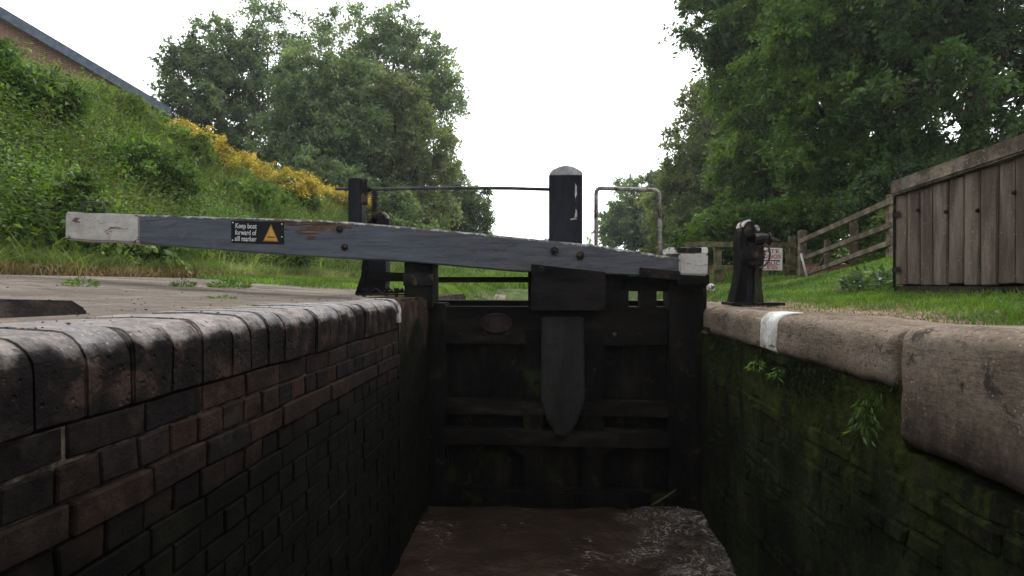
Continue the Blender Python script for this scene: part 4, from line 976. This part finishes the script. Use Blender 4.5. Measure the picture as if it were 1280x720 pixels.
# right bank
tree('oak_tree', 'hazy rounded tree seen through the steel handrail loop', gbase(800,46), lobes_px(46, [(800,240,28,26,0),(830,235,30,28,0),(775,275,22,24,0),(815,285,40,30,0),(762,295,12,14,0),(850,270,35,40,2)]), 170, .95, 130, .24, 'leaf_hazed', .2, group=GR)
tree('ash_tree', 'grey green loose ash behind the toe end of the beam', gbase(880,29), lobes_px(29, [(885,130,30,40,0),(870,190,42,45,0),(905,150,40,55,1),(850,240,45,40,0),(900,240,50,50,0),(870,290,55,30,0),(835,285,30,30,-1)]), 300, .75, 120, .17, 'leaf_hazed_olive', .2, group=GR, droop=.4)
tree('maple_tree', 'tall green tree with a ragged left crown edge against the white sky', gbase(965,21), lobes_px(21, [(900,15,50,50,0),(905,75,35,35,0),(960,40,60,70,0),(950,120,60,60,0),(930,190,45,45,-1),(985,190,60,60,0),(960,255,60,40,0),(905,-50,60,50,1)]), 420, .62, 150, .13, 'leaf_mid', .24, group=GR, droop=.35)
tree('sycamore_tree', 'deep green overhanging tree above the brown rail fence', gbase(1090,15.5), lobes_px(15.5, [(1000,60,70,70,-1),(1060,20,90,80,-1),(1090,110,80,70,-1.5),(1030,150,60,60,-1),(1085,190,55,40,-1),(1150,30,80,60,0),(1040,-80,110,70,0),(1020,225,45,35,0)]), 420, .52, 160, .105, 'leaf_mid', .28, group=GR, droop=.35)
tree('sycamore_tree', 'dark trunked tree behind the plank fence, rightmost of the right bank trees', gbase(1215,12.5), lobes_px(12.5, [(1180,-10,110,70,-.5),(1250,40,90,80,0),(1160,100,80,50,-1),(1290,110,90,60,.5),(1340,20,110,90,0),(1240,-120,150,80,0)]), 190, .5, 150, .10, 'leaf_dark', .33, group=GR, droop=.3)
tree('ivy_tree', 'ivy covered trunk and dark crown at the right edge behind the plank fence', gbase(1140,13.8), lobes_px(13.8, [(1140,150,26,60,0),(1130,40,70,50,0)]), 60, .45, 150, .10, 'leaf_dark', .2, group=GR)
tree('holly_bush', 'dark glossy evergreen bush below the trees behind the plank fence', gbase(1160,11), lobes_px(11, [(1130,245,60,40,0),(1190,225,70,40,.5),(1250,190,80,45,.5),(1090,265,45,35,0)]), 240, .32, 130, .075, 'leaf_dark', .06, cat='bush', group=GR)
tree('hedge_bush', 'leafy green bush behind the olive rail fence and paddle stand', gbase(930,17), lobes_px(17, [(900,290,45,26,0),(960,285,50,30,0),(1010,280,40,32,-.5),(870,312,30,20,0),(985,315,40,22,0)]), 240, .42, 130, .10, 'leaf_mid', .07, cat='bush', group=GR)
tree('bramble_bush', 'pale leaved bramble growing behind the brown rail fence', gbase(1090,10.4), lobes_px(10.4, [(1085,300,18,16,.6),(1104,290,18,26,0),(1100,325,20,12,0)]), 80, .2, 85, .06, 'leaf_fresh', .03, cat='bush')
tree('wood_edge', 'shaded undergrowth thicket closing the gap under the right bank trees', gbase(1060,20), lobes_px(20, [(1000,270,70,50,0),(1080,250,80,60,0),(1170,250,90,40,0),(1260,240,90,40,0),(1350,230,90,50,0),(920,300,60,30,1)]), 240, .7, 120, .15, 'leaf_dark', .1, cat='thicket', group=GR)
# embankment shrubs
def shrub_on_bank(name, label, x, X, rx, ry, n_, ls, mat, group, wr=.45, up_=.6, extra=()):
    """a shrub rooted at world X on the bank, seen at column x; rx, ry in metres"""
    a = (x-640)/F; d = X/(a*CS - SN); p = PD(x, 356, d); g = hz(p)
    lob = [(p.x, p.y, g+ry*up_, rx, rx, ry)] + [(p.x+dx, p.y+dy, g+ry*up_+dz, rx*k, rx*k, ry*k) for dx, dy, dz, k in extra]
    return tree(name, label, (p.x, p.y, g-.1), lob, n_, .26, 95, ls, mat, .03, cat='shrub', group=group, wr=wr)
EX = ((.5,.3,-.05,.7),(-.45,.4,.0,.75),(.1,-.4,-.15,.7))
GS = 'golden shrubs along the embankment top'
shrub_on_bank('golden_shrub', 'golden yellow shrub nearest the house gable', 233, -8.7, .6, .5, 150, .07, 'leaf_gold', GS, .35, 1.3, EX)
shrub_on_bank('golden_shrub', 'broad golden yellow shrub in the middle of the embankment top', 292, -8.7, .95, .5, 210, .07, 'leaf_gold', GS, .35, 1.1, ((.9,1.6,-.1,.8),(-.7,-.5,0,.75)))
shrub_on_bank('golden_shrub', 'low golden yellow shrub just left of the handrail post', 393, -8.7, 1.0, .5, 210, .075, 'leaf_gold', GS, .35, .95, ((.8,1.5,0,.85),(-.7,-1,0,.8)))
GB = 'wild shrubs on the embankment'
for lab, x, X, rx, ry, n_, mat in (('dark broad leaved shrub at the left edge of the embankment below the house', -14, -8.0, .8, .6, 190, 'leaf_mid'),
    ('dense green shrub low on the bank just left of the white beam end', 14, -6.3, .45, .45, 90, 'leaf_mid'),
    ('round green shrub beside the first golden shrub', 196, -8.7, .7, .5, 140, 'leaf_fresh'),
    ('mid green shrub on the slope below the broad golden shrub', 300, -8.0, .7, .5, 120, 'leaf_fresh'),
    ('green shrub on the slope left of the low golden shrub', 350, -8.2, .8, .5, 130, 'leaf_fresh'),
    ('straggling bramble spilling down to the bank foot behind the black warning plate', 322, -6.3, .8, .42, 150, 'leaf_mid'),
    ('low bramble mound halfway up the bank above the seam of white and grey paint', 150, -7.3, .9, .4, 150, 'leaf_mid'),
    ('ragged dark bramble on the slope straight above the black warning plate', 285, -7.6, 1.0, .45, 170, 'leaf_mid'),
    ('leafy bramble at the bank foot beneath the white beam end', 110, -5.9, .6, .33, 110, 'leaf_fresh'),
    ('tall weedy shrub on the embankment crest below the roof', 98, -8.9, .8, .5, 150, 'leaf_fresh')):
    shrub_on_bank('wild_shrub', lab, x, X, rx, ry, n_, .075, mat, GB, .45, .5, EX)

# ---- grasses (nobody could count them)
def scatter(n_, xr, yr, power=1.0):
    X = rng.uniform(*xr, n_); u = rng.uniform(0,1,n_); Y = yr[0]*(yr[1]/yr[0])**u if power else rng.uniform(*yr, n_)
    return X, Y
def clump(X, Y, f): return 0.5+0.25*(np.sin(X*f+1.3*np.sin(Y*f*.7))+np.sin(Y*f*1.1+1.7*np.sin(X*f*.8+2)))
def grass_obj(name, X, Y, H, W, mat, label, leanamt=0.45, tone_b=0.45, down=None):
    P = np.stack([X, Y, height(X,Y)-.01], 1); a = rng.uniform(0,2*np.pi,len(X)); L = np.stack([np.cos(a),np.sin(a),np.zeros(len(X))],1)
    if down is not None: L = unit(L+np.array(down))
    V, F4, F3 = blade_arrays(P, H, W, L, leanamt*rng.uniform(.3,1.5,len(X)))
    tone = np.clip(tone_b + .55*(clump(X,Y,1.9)-.5) + .4*(clump(X+9,Y-3,5.1)-.5) + rng.normal(size=len(X))*.17, 0, 1)
    me = np_mesh(name, V, [F4, F3], np.repeat(tone,5)); o = link_mesh(name, me, M[mat]); return props(o, label, 'grass', None, 'stuff')
X, Y = scatter(150000, (-12.5,-5.35), (3.4,34)); k = rng.uniform(0,1,len(X)) < np.clip((-X-5.2)/.5,0,1); X, Y = X[k], Y[k]
H = (.2+.6*clump(X,Y,1.3)*sstep(5.3,6.6,-X)+.5*rng.uniform(0,1,len(X))**2.5)*np.clip(.75+Y*.02,0,1.3)
grass_obj('tall_grass', X, Y, H, .010+.0011*Y, 'grass_tall', 'tall uncut grass covering the towpath embankment', .55, .5, (.25,-.1,0))
X, Y = scatter(26000, (-5.75,-4.85), (3.0,30)); grass_obj('dry_grass', X, Y, .05+.16*rng.uniform(0,1,len(X)), .007+.0009*Y, 'straw', 'dry straw coloured grass along the foot of the embankment', .9)
X, Y = scatter(26000, (-5.7,-5.0), (3.0,30)); k = clump(X,Y,2.2) > .4; X, Y = X[k], Y[k]
grass_obj('foot_grass', X, Y, .12+.25*rng.uniform(0,1,len(X)), .008+.0009*Y, 'grass_tall', 'rough green grass at the foot of the embankment', .7)
X, Y = scatter(9000, (-10.5,-5.7), (3.5,28)); k = clump(X+3,Y,1.1) > .42; X, Y = X[k], Y[k]
grass_obj('seed_stalks', X, Y, .6+.55*rng.uniform(0,1,len(X)), .006+.0009*Y, 'straw', 'pale seeding grass stalks standing above the tall bank grass', .35, .55)
# left verge beyond the gate
X, Y = scatter(60000, (-5.4,-1.75), (6.6,26)); k = (Y > 7.2+.8*np.sin(X*2.1)+.5*rng.normal(size=len(X)) - .3*(X+3)) ; X, Y = X[k], Y[k]
grass_obj('verge_grass', X, Y, .05+.08*rng.uniform(0,1,len(X)), .006+.001*Y, 'grass', 'bright mown grass verge between towpath and gate', .6)
# right verge
X, Y = scatter(150000, (1.75,9.5), (1.15,15)); e_ = 1.95+.16*np.sin(Y*2.3)+.1*np.sin(Y*7)+.12*rng.normal(size=len(X)); k = (X > e_+.05) & ~((Y>4.4)&(Y<5.2)&(X<2.1)); X, Y = X[k], Y[k]
grass_obj('bank_grass', X, Y, .025+.05*rng.uniform(0,1,len(X))+.05*clump(X,Y,2)*sstep(3,5,X), .004+.0011*Y, 'grass', 'short green grass on the right lockside bank', .7, .5)
X, Y = scatter(9000, (1.62,2.35), (1.1,7)); grass_obj('verge_straw', X, Y, .012+.03*rng.uniform(0,1,len(X)), .004+.0006*Y, 'straw', 'dry grass clippings along the edge of the right coping', 1.4, .5)
X, Y = scatter(50000, (-5.3,8.5), (14,75)); k = (np.abs(X-.1) > 2.5) | (Y > 18.5); X, Y = X[k], Y[k]
grass_obj('far_grass', X, Y, .15+.25*rng.uniform(0,1,len(X)), .012*np.sqrt(Y), 'grass', 'grass on the far banks of the upper canal', .6)
# weedy leaves mixed into the embankment
def weeds(name, n0, seed, thr, hmin, hmax, lmin, lmax, wr, mat, tone_b, label):
    X, Y = scatter(n0, (-10.2,-5.6), (3.6,28)); k = clump(X*1.2+seed,Y*.9-seed,1.5)+.12*rng.normal(size=n0) > thr; X, Y = X[k], Y[k]; n_ = len(X)
    hh = rng.uniform(hmin,hmax,n_); t = rng.uniform(.12,1,(n_,18)); P = np.stack([X[:,None]+rng.normal(size=t.shape)*.06+.1*t, Y[:,None]+rng.normal(size=t.shape)*.06, height(X,Y)[:,None]+hh[:,None]*t],-1)
    D = rng.normal(size=P.shape)*np.array([1,1,.45])+np.array([.2,-.1,0]); V, Fc = leaf_arrays(P.reshape(-1,3), D.reshape(-1,3), (rng.uniform(lmin,lmax,t.shape)*(1.15-.6*t)*(1+.02*Y[:,None])).ravel(), wr)
    tone = np.clip(tone_b+.2*rng.normal(size=(n_,1))+.14*rng.normal(size=t.shape),0,1)
    o = link_mesh(name, np_mesh(name, V, [Fc], np.repeat(tone.ravel(),4)), M[mat]); props(o, label, 'weeds', None, 'stuff')
weeds('nettle_patches', 15000, 0, .5, .4, 1.1, .05, .11, .42, 'leaf_mid', .5, 'dark nettle patches among the tall embankment grass')
weeds('bank_weeds', 13000, 4.2, .5, .35, .95, .05, .10, .36, 'leaf_fresh', .5, 'light green leafy weeds among the tall embankment grass')
weeds('willowherb', 5000, 8.1, .66, .6, 1.15, .05, .12, .22, 'leaf_hazed', .6, 'tall grey green willowherb stems standing in the bank grass')
# moss hanging on the right chamber wall
n_ = 30000; Y = rng.uniform(2.0, 4.45, n_); zz = -.24 - np.abs(rng.normal(size=n_))*.13; k = (clump(Y*3.1, zz*9, 1.6)+.2*rng.normal(size=n_) > .62) & (zz > -1.6); Y, zz = Y[k], zz[k]; n_ = len(Y)
P = np.stack([np.full(n_, XR+.018), Y, zz], 1); D = np.stack([-rng.uniform(.1,.4,n_), rng.normal(size=n_)*.45, -rng.uniform(.4,1.2,n_)], 1)
V, Fc = leaf_arrays(P, D, rng.uniform(.006,.016,n_)*(1+1.5*(rng.uniform(0,1,n_)>.97)), .3)
o = link_mesh('wall_moss', np_mesh('wall_moss', V, [Fc], np.repeat(np.clip(.4+.22*rng.normal(size=n_),0,1),4)), leaf_mat('moss', (0.008,0.012,0.004), (0.022,0.032,0.008), (0.05,0.065,0.016), trans=.15, gloss=.1)); props(o, 'damp green moss hanging on the right lock wall below the coping stones', 'moss', None, 'stuff')
# leaf litter and grit on the walked surfaces
n_ = 3200; X = rng.uniform(-4.9,-1.1,n_); Y = .8*(11/.8)**rng.uniform(0,1,n_); k = clump(X*2,Y*2,1.9)+.3*rng.normal(size=n_) > .5; X, Y = X[k], Y[k]; n_ = len(X)
P = np.stack([X, Y, np.maximum(height(X,Y),-.005)+.012], 1); D = np.stack([rng.normal(size=n_),rng.normal(size=n_),.12*rng.normal(size=n_)],1)
V, Fc = leaf_arrays(P, D, rng.uniform(.005,.016,n_), .6)
o = link_mesh('leaf_litter', np_mesh('leaf_litter', V, [Fc], np.repeat(rng.uniform(0,1,n_),4)), leaf_mat('litter', (0.06,0.045,0.033), (0.14,0.11,0.08), (0.3,0.25,0.19), trans=.05)); props(o, 'dry leaf bits and grit lying on the towpath apron', 'leaf litter', None, 'stuff')
# ---- single small plants
def plant(name, label, base, r, h, nl, ls, mat, cat='plant', group=None, wr=.4, hang=0.0, out=(0,0,0)):
    base = Vector(base); a = rng.uniform(0,2*np.pi,nl); q = np.sqrt(rng.uniform(0,1,nl))
    P = np.stack([np.cos(a)*q*r, np.sin(a)*q*r, rng.uniform(0,1,nl)*h*(1-.6*q)], 1) + rng.uniform(0,1,(nl,1))*np.array(out)
    D = np.stack([np.cos(a)*q, np.sin(a)*q, np.full(nl,.35-hang)],1)+rng.normal(size=(nl,3))*.35
    V, Fc = leaf_arrays(P, D, ls*rng.uniform(.5,1.3,nl), wr); tone = np.clip(.5+.2*rng.normal(size=nl),0,1)
    o = link_mesh(name, np_mesh(name, V, [Fc], np.repeat(tone,4)), M[mat], None, base); return props(o, label, cat, group)
def gp(x, y, d): 
    p = PD(x, y, d); return (p.x, p.y, hz(p)+.004)
GW = 'weeds growing in the gravel towpath'
plant('weed_tuft', 'spreading green weed tuft, largest of those on the gravel', gp(287,366,5.3), .18, .085, 420, .04, 'leaf_mid', 'weed', GW, .3)
plant('weed_tuft', 'low weed tuft on the gravel just left of the largest one', gp(229,369,4.9), .09, .06, 160, .035, 'leaf_mid', 'weed', GW, .3)
plant('weed_tuft', 'straggly weed on the gravel behind the dark kerb block', gp(101,369,3.9), .09, .07, 140, .032, 'leaf_mid', 'weed', GW, .35)
plant('weed_tuft', 'tiny weed at the back edge of the blue brick coping', gp(278,383,3.6), .07, .02, 80, .025, 'leaf_mid', 'weed', GW, .35)
plant('dock_plant', 'pale leaved dock clump in the grass at the foot of the plank fence', gp(1092,366,5.35), .26, .24, 420, .075, 'leaf_ivy', 'plant', None, .45)
plant('hart_fern', 'small bright fern hanging below the white sill marker', PY(951,452,3.25)+Vector((-.012,0,0)), .035, .05, 50, .032, 'leaf_mid', 'fern', 'ferns on the mossy lock wall', .28, .9, (-.02,0,-.05))
plant('hart_fern', 'wispy fern hanging beside the sill marker fern, nearer the camera', PY(976,463,2.95)+Vector((-.01,0,0)), .022, .035, 30, .028, 'leaf_mid', 'fern', 'ferns on the mossy lock wall', .25, .9, (-.02,0,-.05))
o = plant('hart_fern', 'larger dark tuft hanging beside the joint of the near coping stone', Vector((XR-.005, 2.18, -.31)), .045, .05, 110, .035, 'leaf_dark', 'fern', 'ferns on the mossy lock wall', .22, 1.4, (-.03,0,-.16))
# floating stick at the foot of the gate
MB().tube([PY(815,632,4.6), PY(832,622,4.6), PY(846,612,4.6)], [.008,.006,.004], 6).build('driftwood_stick', M['timber_grey'], None, smooth=True)
props(bpy.data.objects['driftwood_stick'], 'thin stick floating against the foot of the lock gate', 'stick')

# ---- damp summer air
HZ = MB().box((-160,-70,-4), (160,160,45))
hm = bpy.data.materials.new('air'); hm.use_nodes = True; t_ = hm.node_tree; t_.nodes.clear()
o_ = t_.nodes.new('ShaderNodeOutputMaterial'); v_ = t_.nodes.new('ShaderNodeVolumePrincipled')
v_.inputs['Color'].default_value = (.92,.95,1,1); v_.inputs['Density'].default_value = 0.0007; v_.inputs['Anisotropy'].default_value = 0.3
t_.links.new(v_.outputs[0], o_.inputs['Volume'])
hz_ = HZ.build('haze', hm); props(hz_, 'thin pale damp air over the whole canal', 'haze', None, 'stuff')
